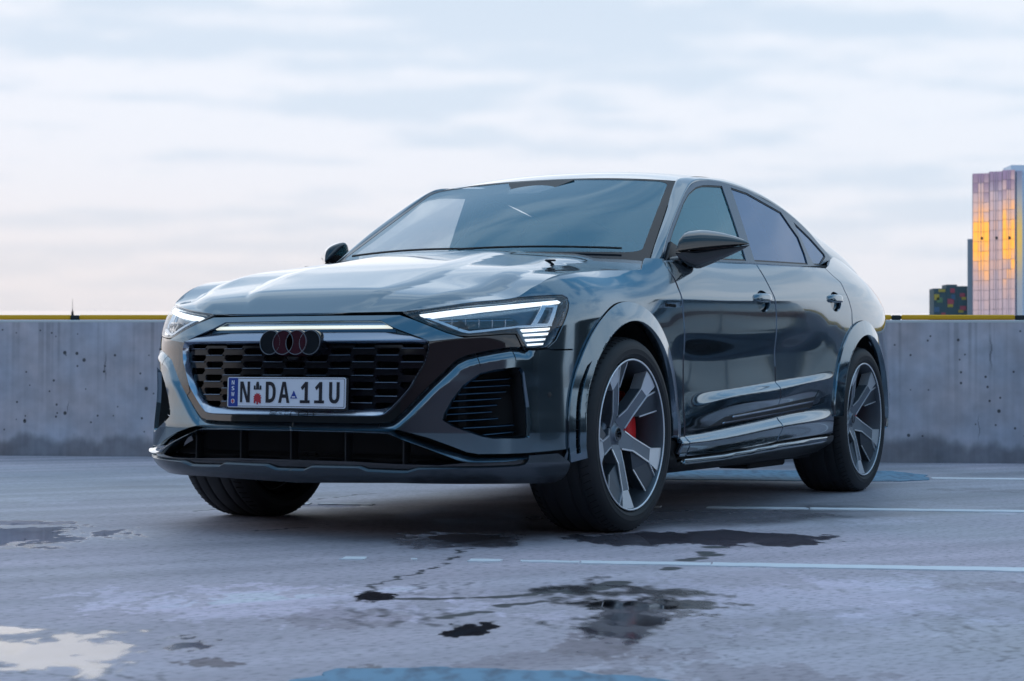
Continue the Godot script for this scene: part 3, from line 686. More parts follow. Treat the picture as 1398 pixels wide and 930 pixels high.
func plate(car: Node3D) -> void:
	var o := Node3D.new()
	o.name = "number_plate"
	car.add_child(o)
	o.position = Vector3(-0.002, 0.5395, 0.966)
	o.rotation.x = -0.03
	var sh := Shape.new()
	sh.box(Vector3(0, -0.004, -0.008), Vector3(0.535, 0.118, 0.008), 0.003)
	put(o, "plate_holder", sh.mesh(), mt.black_plastic)
	sh = Shape.new()
	var r := PackedVector2Array()
	for c in [[0.252, 0.048, 0], [-0.252, 0.048, 90], [-0.252, -0.048, 180], [0.252, -0.048, 270]]:
		r.append_array(arc_pts(Vector2(c[0], c[1]), 0.008, c[2], c[2] + 90, 6))
	sh.slab(r, Vector3(0, 0, -0.004), Vector3.RIGHT, Vector3.UP, Vector3.BACK, 0.004, 0.0)
	put(o, "plate_face", sh.mesh(), mt.plate_white)
	sh = Shape.new()
	var rim := []
	for q in shrunk(r, 0.0050):
		rim.append(Vector3(q.x, q.y, 0.0))
	sh.tube(rim, 0.0011, 6, true)
	put(o, "plate_edge", sh.mesh(), mt.plate_ink)
	sh = Shape.new()
	sh.box(Vector3(-0.234, 0, 0.0005), Vector3(0.043, 0.106, 0.002), 0.0008)
	put(o, "blue_band", sh.mesh(), mt.plate_blue)
	for k in 3:
		text("small_letter", "NSW"[k], o, Vector3(-0.234, 0.036 - 0.0215 * k, 0.0022), 0.0155, 0.012 if k < 2 else 0.014, mt.plate_white, "Droid Sans", true, 0.0008)
	sh = Shape.new()
	sh.lathe([Vector2(0, 0.0022), Vector2(0.0085, 0.0022), Vector2(0.0085, 0)], 24)
	turn_z(sh, Vector3(-0.234, -0.033, 0))
	put(o, "round_badge", sh.mesh(), mt.plate_white)
	sh = Shape.new()
	sh.box(Vector3(-0.234, -0.033, 0.0024), Vector3(0.0145, 0.0038, 0.0014), 0.0)
	sh.box(Vector3(-0.234, -0.033, 0.0026), Vector3(0.0038, 0.0145, 0.0014), 0.0)
	put(o, "badge_cross", sh.mesh(), mt.plate_red)
	for l in [["N", -0.180, 0.043], ["D", -0.065, 0.043], ["A", -0.006, 0.048], ["1", 0.083, 0.030], ["1", 0.145, 0.030], ["U", 0.213, 0.044]]:
		text("letter", l[0], o, Vector3(l[1], 0.001, 0.0012), 0.077, l[2], mt.plate_ink, "Droid Sans", true, 0.002)
	for x in [0.083, 0.145]:
		sh = Shape.new()
		sh.box(Vector3(x + 0.003, -0.0325, 0.0012), Vector3(0.042, 0.0105, 0.002), 0.0)
		put(o, "letter_foot", sh.mesh(), mt.plate_ink)
	# crest and flower between the letters
	sh = Shape.new()
	sh.box(Vector3(-0.124, 0.012, 0.001), Vector3(0.034, 0.004, 0.002), 0.0005)
	sh.box(Vector3(-0.124, 0.023, 0.001), Vector3(0.013, 0.020, 0.002), 0.0005)
	sh.box(Vector3(-0.137, 0.019, 0.001), Vector3(0.007, 0.012, 0.002), 0.0005)
	sh.box(Vector3(-0.111, 0.019, 0.001), Vector3(0.007, 0.012, 0.002), 0.0005)
	sh.box(Vector3(-0.124, 0.036, 0.001), Vector3(0.010, 0.006, 0.002), 0.0005)
	put(o, "crest", sh.mesh(), mt.plate_ink)
	sh = Shape.new()
	var fl := PackedVector2Array()
	for i in 22:
		var an := TAU * i / 22
		fl.append(Vector2(cos(an), sin(an)) * (0.0185 if i % 2 == 0 else 0.0135))
	sh.slab(fl, Vector3(-0.124, -0.020, 0), Vector3.RIGHT, Vector3.UP, Vector3.BACK, 0.0018, 0.0)
	for q in [[-0.012, -0.014], [0.012, -0.014], [0.0, -0.018]]:
		sh.box(Vector3(-0.124 + q[0], -0.020 + q[1], 0.0012), Vector3(0.007, 0.012, 0.002), 0.0005)
	put(o, "flower", sh.mesh(), mt.plate_red)
	sh = Shape.new()
	sh.slab(PackedVector2Array([Vector2(-0.015, -0.013), Vector2(0.015, -0.013), Vector2(0, 0.015)]), Vector3(0.037, -0.008, 0), Vector3.RIGHT, Vector3.UP, Vector3.BACK, 0.0018, 0.0)
	put(o, "triangle", sh.mesh(), mt.plate_blue)
	sh = Shape.new()
	sh.box(Vector3(0.037, -0.0155, 0.002), Vector3(0.014, 0.004, 0.001), 0.0)
	put(o, "triangle_mark", sh.mesh(), mt.plate_white)

func turn_z(sh: Shape, at: Vector3) -> void:
	var t := Transform3D(Basis(Vector3.UP, -PI / 2.0), at)
	for i in sh.v.size():
		sh.v[i] = t * sh.v[i]
		sh.n[i] = t.basis * sh.n[i]

# the lettering on the lower frame, drawn as bent strokes
func lettering(parent: Node3D) -> void:
	var o := Node3D.new()
	o.name = "lettering"
	parent.add_child(o)
	var strokes := [
		[[Vector2(0.1, 0.5), Vector2(0.9, 0.5), Vector2(1.0, 0.72), Vector2(0.9, 1.0), Vector2(0.2, 1.0), Vector2(0.0, 0.75), Vector2(0.0, 0.2), Vector2(0.15, 0.0), Vector2(0.9, 0.0)]],
		[[Vector2(0.2, 0.5), Vector2(0.8, 0.5)]],
		[[Vector2(0.25, 1.25), Vector2(0.2, 0.15), Vector2(0.35, 0.0), Vector2(0.8, 0.0)], [Vector2(0.0, 1.0), Vector2(0.8, 1.0)]],
		[[Vector2(0.0, 0.0), Vector2(0.0, 0.8), Vector2(0.15, 1.0), Vector2(0.9, 1.0)]],
		[[Vector2(0.1, 0.0), Vector2(0.0, 0.15), Vector2(0.0, 0.85), Vector2(0.1, 1.0), Vector2(0.85, 1.0), Vector2(0.95, 0.85), Vector2(0.95, 0.15), Vector2(0.85, 0.0), Vector2(0.1, 0.0)]],
		[[Vector2(0.0, 0.0), Vector2(0.0, 1.0), Vector2(0.8, 1.0), Vector2(0.95, 0.8), Vector2(0.95, 0.0)]]]
	var wides := [0.030, 0.018, 0.022, 0.026, 0.030, 0.028]
	var x := -0.083
	for k in strokes.size():
		var sh := Shape.new()
		for line in strokes[k]:
			var pts := []
			for q in line:
				var xx: float = x + q.x * wides[k] + q.y * 0.004
				var p := skin(Vector2(absf(xx), 0.4570 + q.y * 0.0150), 0.004)
				p.x = xx
				pts.append(p)
			sh.tube(pts, 0.0017, 6)
		put(o, "letter", sh.mesh(), mt.emblem)
		x += wides[k] + 0.008

func head_lamp(car: Node3D, mirror: bool) -> void:
	var o := Node3D.new()
	o.name = "headlight"
	car.add_child(o, true)
	var outline := poly([P("hl_low"), back(P("hl_top"))])
	var fin := Vector2(0.014, 0.008)
	var done := func(called: String, sh: Shape, m: Material) -> void:
		put(o, called, (sh.mirrored() if mirror else sh).mesh(), m)
	var rim := shrunk(outline, 0.006)
	var sh := Shape.new()
	trim(sh, skin, 1.0, outline, [rim], fin, -0.004, 0.02)
	done.call("lamp_seal", sh, mt.gloss_black)
	sh = Shape.new()
	trim(sh, skin, 1.0, rim, [], fin, -0.003, 0.0)
	done.call("lens", sh, mt.lamp_glass)
	sh = Shape.new()
	trim(sh, skin, 1.0, rim, [], Vector2(0.02, 0.012), -0.05, 0.0)
	skirt(sh, skin, 1.0, rim, true, 0.014, -0.004, 0.05, 0.0)
	done.call("housing", sh, mt.lamp_dark)
	sh = Shape.new()
	trim(sh, skin, 1.0, PackedVector2Array(P("hl_bar")), [], fin, -0.014, 0.012)
	done.call("light_bar", sh, mt.lit_white)
	sh = Shape.new()
	trim(sh, skin, 1.0, PackedVector2Array(P("hl_chrome")), [], fin, -0.013, 0.02)
	done.call("lower_trim", sh, mt.lamp_silver)
	sh = Shape.new()
	trim(sh, skin, 1.0, PackedVector2Array(P("hl_para_out")), [PackedVector2Array(P("hl_para_in"))], fin, -0.016, 0.015)
	done.call("light_frame", sh, mt.lamp_silver)
	for k in 4:
		sh = Shape.new()
		trim(sh, skin, 1.0, PackedVector2Array(P("hl_b%d" % (k + 1))), [], fin, -0.014, 0.012)
		done.call("light_blade", sh, mt.lit_white)
	sh = Shape.new()
	trim(sh, skin, 1.0, PackedVector2Array([Vector2(0.905, 0.776), Vector2(1.062, 0.783), Vector2(1.032, 0.716), Vector2(0.99, 0.706), Vector2(0.95, 0.706)]), [], fin, -0.024, 0.0)
	done.call("blade_back", sh, mt.lamp_dark)
	sh = Shape.new()
	trim(sh, skin, 1.0, PackedVector2Array(P("hl_proj")), [], fin, -0.028, 0.02)
	done.call("projector_strip", sh, mt.gloss_black)
	for k in 5:
		sh = Shape.new()
		var s := 0.645 + 0.055 * k
		sh.box(skin(Vector2(s, 0.7895), -0.027), Vector3(0.0028, 0.030, 0.006), 0.0008)
		done.call("projector_divider", sh, mt.lamp_silver)
	sh = Shape.new()
	trim(sh, skin, 1.0, PackedVector2Array([Vector2(0.60, 0.799), Vector2(0.90, 0.806), Vector2(0.90, 0.8025), Vector2(0.60, 0.7955)]), [], fin, -0.0265, 0.002)
	done.call("projector_edge", sh, mt.dark_chrome)

func door(car: Node3D, outline: PackedVector2Array, holes: Array, called: String, handle: Array, step: Vector2) -> void:
	var cup := PackedVector2Array()
	var mid := Vector2.ZERO
	for q in handle:
		mid += q / handle.size()
	for i in 28:
		var an := TAU * i / 28
		cup.append(mid + Vector2(0.012, -0.012) + Vector2(cos(an) * 0.086, sin(an) * 0.050))
	var sh := Shape.new()
	var hs := holes.duplicate()
	hs.append(cup)
	trim(sh, skin, 1.0, outline, hs, step, 0.0, 0.022, 0.5, 0.018)
	var pr := pair_of(car, called, sh, mt.paint)
	var bowl := Shape.new()
	trim(bowl, skin, 1.0, cup, [], Vector2(0.02, 0.02), -0.019, 0.0)
	var grip := Shape.new()
	var g := []
	for i in 13:
		var t := i / 12.0
		var s := mid.x - 0.108 + 0.216 * t
		var c := mid.y + 0.003 + 0.006 * (t - 0.5)
		var lift := 0.028 * sqrt(maxf(0.0, 1.0 - pow(absf(t * 2.0 - 1.0), 4.0))) - 0.006
		var hh := 0.0205 * (0.35 + 0.65 * sqrt(maxf(0.0, 1.0 - pow(absf(t * 2.0 - 1.0), 3.0))))
		g.append([skin(Vector2(s, c + hh), minf(lift - 0.016, 0.0)), skin(Vector2(s, c + hh), lift - 0.006), skin(Vector2(s, c + hh * 0.6), lift), skin(Vector2(s, c - hh * 0.6), lift), skin(Vector2(s, c - hh), lift - 0.006), skin(Vector2(s, c - hh), minf(lift - 0.016, 0.0))])
	grip.grid(g, Vector3(1, 0, 0))
	for k in 2:
		put(pr[k], "handle_cup", (bowl if k == 0 else bowl.mirrored()).mesh(), mt.gloss_black)
		put(pr[k], "handle", (grip if k == 0 else grip.mirrored()).mesh(), mt.paint)

func greenhouse(car: Node3D) -> void:
	var st := Vector2(0.03, 0.025)
	# side glass
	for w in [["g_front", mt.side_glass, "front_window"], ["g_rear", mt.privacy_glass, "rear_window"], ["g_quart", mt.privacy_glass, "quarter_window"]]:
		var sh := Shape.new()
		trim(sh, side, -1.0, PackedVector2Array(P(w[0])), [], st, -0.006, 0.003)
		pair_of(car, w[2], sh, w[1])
	# trim round and between them
	var outer := poly([P("dlo_up"), P("dlo_low")])
	var holes := []
	for w in ["g_front", "g_rear", "g_quart"]:
		holes.append(PackedVector2Array(P(w)))
	var tr := Shape.new()
	trim(tr, side, -1.0, shrunk(outer, 0.003), holes, Vector2(0.02, 0.016), 0.0, 0.012)
	pair_of(car, "window_frame", tr, mt.trim)
	# thin dark seals inside the openings
	for w in ["g_front", "g_rear", "g_quart"]:
		var seal := Shape.new()
		var g := PackedVector2Array(P(w))
		trim(seal, side, -1.0, g, [shrunk(g, 0.0075)], Vector2(0.03, 0.025), -0.003, 0.0)
		pair_of(car, "window_seal", seal, mt.black_plastic)
	# belt below the trim
	var belt := Shape.new()
	var gb := []
	for i in 41:
		var t := i / 40.0
		var q := along(PackedVector2Array(P("belt")), t)
		var a := side(Vector2(skin(q, 0.0).z, q.y + 0.004), 0.0)
		var b := skin(q + Vector2(0, -0.004), -0.004)
		gb.append([b, b.lerp(a, 0.3) + Vector3(0, 0.006, 0), b.lerp(a, 0.7) + Vector3(0, 0.008, 0), a])
	belt.grid(gb, Vector3(1, 0.5, 0))
	pair_of(car, "belt_seal", belt, mt.trim)
	# windscreen: clear glass, a dark border, the base with the wipers
	var ring := PackedVector2Array([Vector2(0.0, -0.998), Vector2(1.0, -0.998), Vector2(1.0, 0.998), Vector2(0.0, 0.998)])
	var clear := PackedVector2Array()
	for c in [[0.935, 0.83, 0], [0.935, -0.83, 90], [0.16, -0.80, 180], [0.16, 0.80, 270]]:
		for i in 7:
			var an := deg_to_rad(c[2] + 15.0 * i)
			clear.append(Vector2(c[0] + 0.045 * cos(an) - 0.0, c[1] + 0.075 * sin(an)))
	# order: top left corner, top right, bottom right, bottom left
	clear = PackedVector2Array()
	for c in [[0.940, 0.865, 1.0, 1.0], [0.940, -0.865, 1.0, -1.0], [0.14, -0.865, -1.0, -1.0], [0.14, 0.865, -1.0, 1.0]]:
		var seq := []
		for i in 7:
			var an := deg_to_rad(15.0 * i)
			seq.append(Vector2(c[0] + 0.045 * c[2] * cos(an), c[1] + 0.085 * c[3] * sin(an)))
		if c[2] * c[3] > 0.0:
			seq.reverse()
		clear.append_array(PackedVector2Array(seq))
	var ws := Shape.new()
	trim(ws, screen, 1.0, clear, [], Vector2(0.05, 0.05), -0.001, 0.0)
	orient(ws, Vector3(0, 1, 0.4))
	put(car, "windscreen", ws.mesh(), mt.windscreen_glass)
	var bd := Shape.new()
	trim(bd, screen, 1.0, ring, [clear], Vector2(0.03, 0.03), 0.0, 0.0)
	orient(bd, Vector3(0, 1, 0.4))
	put(car, "windscreen_border", bd.mesh(), mt.frit)
	# camera housing behind the glass
	var ch := Shape.new()
	ch.slab(PackedVector2Array([Vector2(-0.17, 0.10), Vector2(-0.12, 0.02), Vector2(-0.10, -0.055), Vector2(0.06, -0.06), Vector2(0.12, 0.02), Vector2(0.17, 0.10)]), screen(Vector2(0.86, 0.0), -0.012), Vector3.RIGHT, Vector3(0, 0.42, -0.9).normalized(), Vector3(0, 0.9, 0.42).normalized(), 0.01, 0.0)
	put(car, "sensor_housing", ch.mesh(), mt.black_plastic)
	for q in [[-0.60, 0.05], [-0.02, 0.62]]:
		var wp := Shape.new()
		var pts := []
		for i in 12:
			pts.append(screen(Vector2(0.095 + 0.012 * sin(i / 11.0 * PI), lerpf(q[0], q[1], i / 11.0) / 0.72), 0.016))
		wp.tube(pts, 0.005, 6)
		put(car, "wiper", wp.mesh(), mt.black_plastic)
	# roof and hatch glass
	var rf := Shape.new()
	trim(rf, roof_at, 1.0, PackedVector2Array([Vector2(0.003, -1), Vector2(0.50, -1), Vector2(0.50, 1), Vector2(0.003, 1)]), [], Vector2(0.012, 0.05), 0.0, 0.0)
	orient(rf, Vector3.UP)
	put(car, "roof", rf.mesh(), mt.paint)
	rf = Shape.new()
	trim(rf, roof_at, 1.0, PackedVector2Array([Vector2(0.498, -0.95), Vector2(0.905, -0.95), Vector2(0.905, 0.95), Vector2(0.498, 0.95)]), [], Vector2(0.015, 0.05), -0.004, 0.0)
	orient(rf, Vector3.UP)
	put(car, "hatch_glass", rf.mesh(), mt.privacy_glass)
	rf = Shape.new()
	trim(rf, roof_at, 1.0, PackedVector2Array([Vector2(0.50, -1), Vector2(1, -1), Vector2(1, 1), Vector2(0.50, 1)]), [PackedVector2Array([Vector2(0.504, -0.93), Vector2(0.90, -0.93), Vector2(0.90, 0.93), Vector2(0.504, 0.93)])], Vector2(0.015, 0.05), 0.0, 0.0)
	orient(rf, Vector3.UP)
	put(car, "hatch", rf.mesh(), mt.paint)
	var lid := Shape.new()
	var lg := []
	for i in 33:
		var w := lerpf(-1.0, 1.0, i / 32.0)
		var t0 := roof_at(Vector2(1.0, w), 0.0)
		var b0 := skin(Vector2(lerpf(6.29, 5.64, absf(w)), 1.058), -0.002)
		b0.x *= signf(w) if w != 0.0 else 1.0
		lg.append([t0, t0.lerp(b0, 0.35) + Vector3(0, 0.006, 0), t0.lerp(b0, 0.75) + Vector3(0, 0.012, -0.01), b0])
	lid.grid(lg, Vector3(0, 1, -0.6))
	put(car, "boot_lid", lid.mesh(), mt.paint)
	var fin := Shape.new()
	var fg := []
	for i in 9:
		var t := i / 8.0
		var base := roof_at(Vector2(0.285 + 0.045 * t, 0.0), -0.004)
		var h := 0.062 * pow(t, 1.3) + 0.006
		var hw := 0.028 * (0.25 + 0.75 * sin(PI * (0.15 + 0.7 * t)))
		fg.append([base + Vector3(-hw, 0, 0), base + Vector3(-hw * 0.45, h * 0.6, 0), base + Vector3(0, h, 0), base + Vector3(hw * 0.45, h * 0.6, 0), base + Vector3(hw, 0, 0)])
	fin.grid(fg, Vector3.UP)
	put(car, "roof_antenna", fin.mesh(), mt.gloss_black)
	# roof rail from the foot of the windscreen pillar to the tail
	var e1 := []
	var e2 := []
	var d := P("dlo_up")
	var lows := [side(Vector2(-0.56, 1.075), 0.0), side(Vector2(-0.76, 1.226), 0.0), side(Vector2(-0.99, 1.364), 0.0), side(Vector2(-1.19, 1.463), 0.0), side(Vector2(-1.38, 1.502), 0.0), side(Vector2(-1.66, 1.513), 0.0), side(Vector2(-2.0, 1.498), 0.0), side(Vector2(-2.36, 1.447), 0.0), side(Vector2(-2.714, 1.339), 0.0), side(Vector2(-2.965, 1.226), 0.0), skin(Vector2(4.92, 1.168), 0.0), skin(Vector2(5.23, 1.117), 0.0), skin(Vector2(5.66, 1.065), 0.0)]
	var ups := [Vector3(0.798, 1.076, -0.505), ws_edge(0.33), ws_edge(0.67), ws_edge(1.0), Vector3(0.616, 1.511, -1.34), Vector3(0.598, 1.541, -1.70), Vector3(0.590, 1.543, -2.05), Vector3(0.592, 1.508, -2.4), Vector3(0.588, 1.458, -2.75), Vector3(0.583, 1.40, -3.05), Vector3(0.572, 1.335, -3.35), Vector3(0.56, 1.265, -3.62), Vector3(0.54, 1.19, -3.9)]
	var idx := []
	for i in 13:
		idx.append(float(i))
	var su := Spline.new(idx, comps(ups))
	var sl := Spline.new(idx, comps(lows))
	var g3 := []
	for i in 12 * 8 + 1:
		var t := i / 8.0
		var a := su.at(t)
		var b := sl.at(t)
		var p0 := Vector3(a[0], a[1], a[2])
		var p1 := Vector3(b[0], b[1], b[2])
		var row := []
		var tang := (Vector3(su.at(minf(t + 0.1, 12.0))[0], su.at(minf(t + 0.1, 12.0))[1], su.at(minf(t + 0.1, 12.0))[2]) - Vector3(su.at(maxf(t - 0.1, 0.0))[0], su.at(maxf(t - 0.1, 0.0))[1], su.at(maxf(t - 0.1, 0.0))[2])).normalized()
		var nn := tang.cross(p1 - p0).normalized()
		if nn.dot(Vector3(0.7, 0.7, 0)) < 0.0:
			nn = -nn
		var span := p0.distance_to(p1)
		row.append(p0 - nn * 0.012)
		for k in 9:
			var w := k / 8.0
			row.append(p0.lerp(p1, w) + nn * sin(PI * w) * span * 0.07)
		row.append(p1 - nn * 0.012)
		g3.append(row)
	var inside := []
	for row in g3:
		var q0: Vector3 = row[1]
		var q1: Vector3 = row[9]
		var mid_: Vector3 = row[5]
		var inw := (Vector3(0, mid_.y - 0.25, mid_.z) - mid_).normalized() * 0.03
		var dn := (q1 - q0).normalized()
		inside.append([q0 + inw - dn * 0.02, q0.lerp(q1, 0.5) + inw, q1 + inw + dn * 0.006])
	var lin := Shape.new()
	lin.grid(inside, Vector3(-1, -0.6, 0))
	pair_of(car, "rail_lining", lin, mt.cabin)
	var rail := Shape.new()
	rail.grid(g3, Vector3(1, 0.6, 0))
	pair_of(car, "roof_rail", rail, mt.paint)

func comps(pts: Array) -> Array:
	var c := [[], [], []]
	for q in pts:
		c[0].append(q.x); c[1].append(q.y); c[2].append(q.z)
	return c

func orient(sh: Shape, out: Vector3) -> void:
	var acc := 0.0
	for n in sh.n:
		acc += n.dot(out)
	if acc < 0.0:
		for i in sh.n.size():
			sh.n[i] = -sh.n[i]
		for k in range(0, sh.ix.size(), 3):
			var a := sh.ix[k + 1]
			sh.ix[k + 1] = sh.ix[k + 2]
			sh.ix[k + 2] = a

func cabin(car: Node3D) -> void:
	var sh := Shape.new()
	var g := []
	for i in 9:
		var t := i / 8.0
		var x := lerpf(-0.70, 0.70, t)
		g.append([Vector3(x, 1.06, -0.42 - 0.25 * absf(x)), Vector3(x, 1.075 , -0.75), Vector3(x, 1.06, -1.0), Vector3(x, 0.95, -1.08), Vector3(x, 0.6, -1.0)])
	sh.grid(g, Vector3(0, 1, 0))
	put(car, "dashboard", sh.mesh(), mt.cabin)
	sh = Shape.new()
	for sg in [1.0, -1.0]:
		sh.box(Vector3(0.77 * sg, 0.85, -1.75), Vector3(0.06, 0.46, 2.2), 0.02)
	sh.box(Vector3(0, 0.42, -1.9), Vector3(1.5, 0.06, 2.6), 0.01)
	sh.box(Vector3(0, 1.0, -3.1), Vector3(1.2, 0.3, 0.5), 0.05)
	put(car, "cabin_lining", sh.mesh(), mt.cabin)
	sh = Shape.new()
	trim(sh, roof_at, 1.0, PackedVector2Array([Vector2(0.02, -0.95), Vector2(0.50, -0.95), Vector2(0.50, 0.95), Vector2(0.02, 0.95)]), [], Vector2(0.05, 0.2), -0.03, 0.0)
	put(car, "headlining", sh.mesh(), mt.cabin)
	sh = Shape.new()
	for sg in [1.0, -1.0]:
		sh.box(Vector3(0, 0, 0), Vector3(0.05, 0.42, 0.11), 0.02, Transform3D(Basis(Vector3.BACK, 0.5 * sg) * Basis(Vector3.RIGHT, -0.45), Vector3(0.70 * sg, 1.29, -1.66)))
	put(car, "door_pillar_lining", sh.mesh(), mt.cabin)
	for sg in [1.0, -1.0]:
		for rw in [[-1.62, 0.30], [-2.50, 0.33]]:
			var seat := Node3D.new()
			seat.name = "seat"
			car.add_child(seat, true)
			sh = Shape.new()
			var gg := []
			for i in 13:
				var t := i / 12.0
				var y := 0.62 + 0.58 * t
				var hw := 0.25 * (1.0 - 0.28 * pow(t, 3.0))
				var rw2 := []
				for k in 17:
					var an := TAU * k / 16
					var cx := cos(an)
					var cz := sin(an)
					rw2.append(Vector3(rw[1] * 1.15 * sg + hw * signf(cx) * pow(absf(cx), 0.6), y, rw[0] - 0.16 * t + 0.065 * signf(cz) * pow(absf(cz), 0.6) * (1.0 - 0.3 * t)))
				gg.append(rw2)
			sh.grid(gg, Vector3(0, 0, 1), true)
			sh.box(Vector3(rw[1] * 1.15 * sg, 0.62, rw[0] + 0.25), Vector3(0.5, 0.16, 0.5), 0.05)
			put(seat, "backrest", sh.mesh(), mt.seat)
			sh = Shape.new()
			sh.box(Vector3(rw[1] * 1.15 * sg, 1.275, rw[0] - 0.175), Vector3(0.27, 0.17, 0.10), 0.045)
			put(seat, "headrest", sh.mesh(), mt.seat)
	var w := Shape.new()
	var ring := []
	var t3 := Transform3D(Basis(Vector3.RIGHT, -0.45), Vector3(-0.36, 0.99, -1.12))
	for i in 36:
		var an := TAU * i / 36
		ring.append(t3 * Vector3(0.18 * cos(an), 0.175 * sin(an), 0))
	w.tube(ring, 0.015, 8, true)
	w.box(Vector3.ZERO, Vector3(0.34, 0.06, 0.03), 0.01, t3)
	put(car, "steering_wheel", w.mesh(), mt.seat)

func mirrors(car: Node3D) -> void:
	# the front face of the head sweeps back from the door to the tip; the housing lies behind it
	var root := Vector3(0.872, 1.118, -0.60)
	var tip := Vector3(1.089, 1.162, -0.895)
	for mir in [false, true]:
		var o := Node3D.new()
		o.name = "door_mirror"
		car.add_child(o, true)
		var upper := Shape.new()
		var lower := Shape.new()
		var gu := []
		var gl := []
		for i in 25:
			var t := i / 24.0
			var c := root.lerp(tip, t)
			var shut := sqrt(maxf(0.0, 1.0 - pow(maxf(0.0, (0.10 - t) / 0.10), 2.0))) * pow(maxf(0.0, 1.0 - pow(t, 1.9)), 0.80)
			var up := 0.106 * shut * (1.0 - 0.15 * absf(t - 0.3)) + 0.001
			var dn := 0.088 * shut * (1.0 - 0.45 * t) * (0.45 + 0.55 * smoothstep(0.0, 0.3, t)) + 0.001
			var dep := 0.165 * shut * (1.0 - 0.35 * t) + 0.002
			var ru := []
			var rl := []
			for k in 13:
				var an := PI * k / 12.0
				var back_ := 0.5 * (1.0 - cos(an))        # 0 at the front face, 1 at the back
				var h := pow(sin(an * 0.5 + 0.0), 0.55) if an < PI * 0.55 else pow(sin(an * 0.5), 0.55) * pow(maxf(0.0, 1.0 - pow((an / PI - 0.55) / 0.45, 3.0)), 0.7)
				ru.append(c + Vector3(-0.20 * dep * back_, up * h + 0.003, -dep * back_))
				var h2 := pow(sin(an), 0.6)
				rl.append(c + Vector3(-0.20 * dep * back_, -dn * h2 - 0.002, -dep * (0.06 + 0.88 * back_)))
			gu.append(ru)
			gl.append(rl)
		upper.grid(gu, Vector3.UP)
		lower.grid(gl, Vector3.DOWN)
		var arm := Shape.new()
		arm.grid(ringed([[Vector3(0.81, 1.082, -0.68), 0.045, 0.030, 0.05], [Vector3(0.865, 1.088, -0.69), 0.036, 0.024, 0.05], [Vector3(0.905, 1.094, -0.70), 0.022, 0.012, 0.035]]), Vector3(1, 0, 0), true)
		var foot := Shape.new()
		foot.slab(PackedVector2Array([Vector2(-0.61, 1.088), Vector2(-0.715, 1.17), Vector2(-0.775, 1.155), Vector2(-0.81, 1.098)]), Vector3(0.818, 0, 0), Vector3(0, 0, 1), Vector3(-0.33, 1, 0), Vector3(1, 0.33, 0).normalized(), 0.012, 0.003)
		for i in foot.v.size():
			foot.v[i].x += 0.33 * 1.09 + 0.002
		put(o, "mirror_cap", (upper.mirrored() if mir else upper).mesh(), mt.gloss_black)
		put(o, "mirror_base", (lower.mirrored() if mir else lower).mesh(), mt.gloss_black)
		put(o, "mirror_arm", (arm.mirrored() if mir else arm).mesh(), mt.gloss_black)
		put(o, "mirror_foot", (foot.mirrored() if mir else foot).mesh(), mt.black_plastic)

func ringed(list: Array) -> Array:
	var g := []
	for e in list:
		var r := []
		for k in 13:
			var an := TAU * k / 12.0
			var up: float = e[1] if sin(an) > 0.0 else e[2]
			r.append(e[0] + Vector3(0, up * sin(an) * 0.6, e[3] * cos(an)))
		g.append(r)
	return g

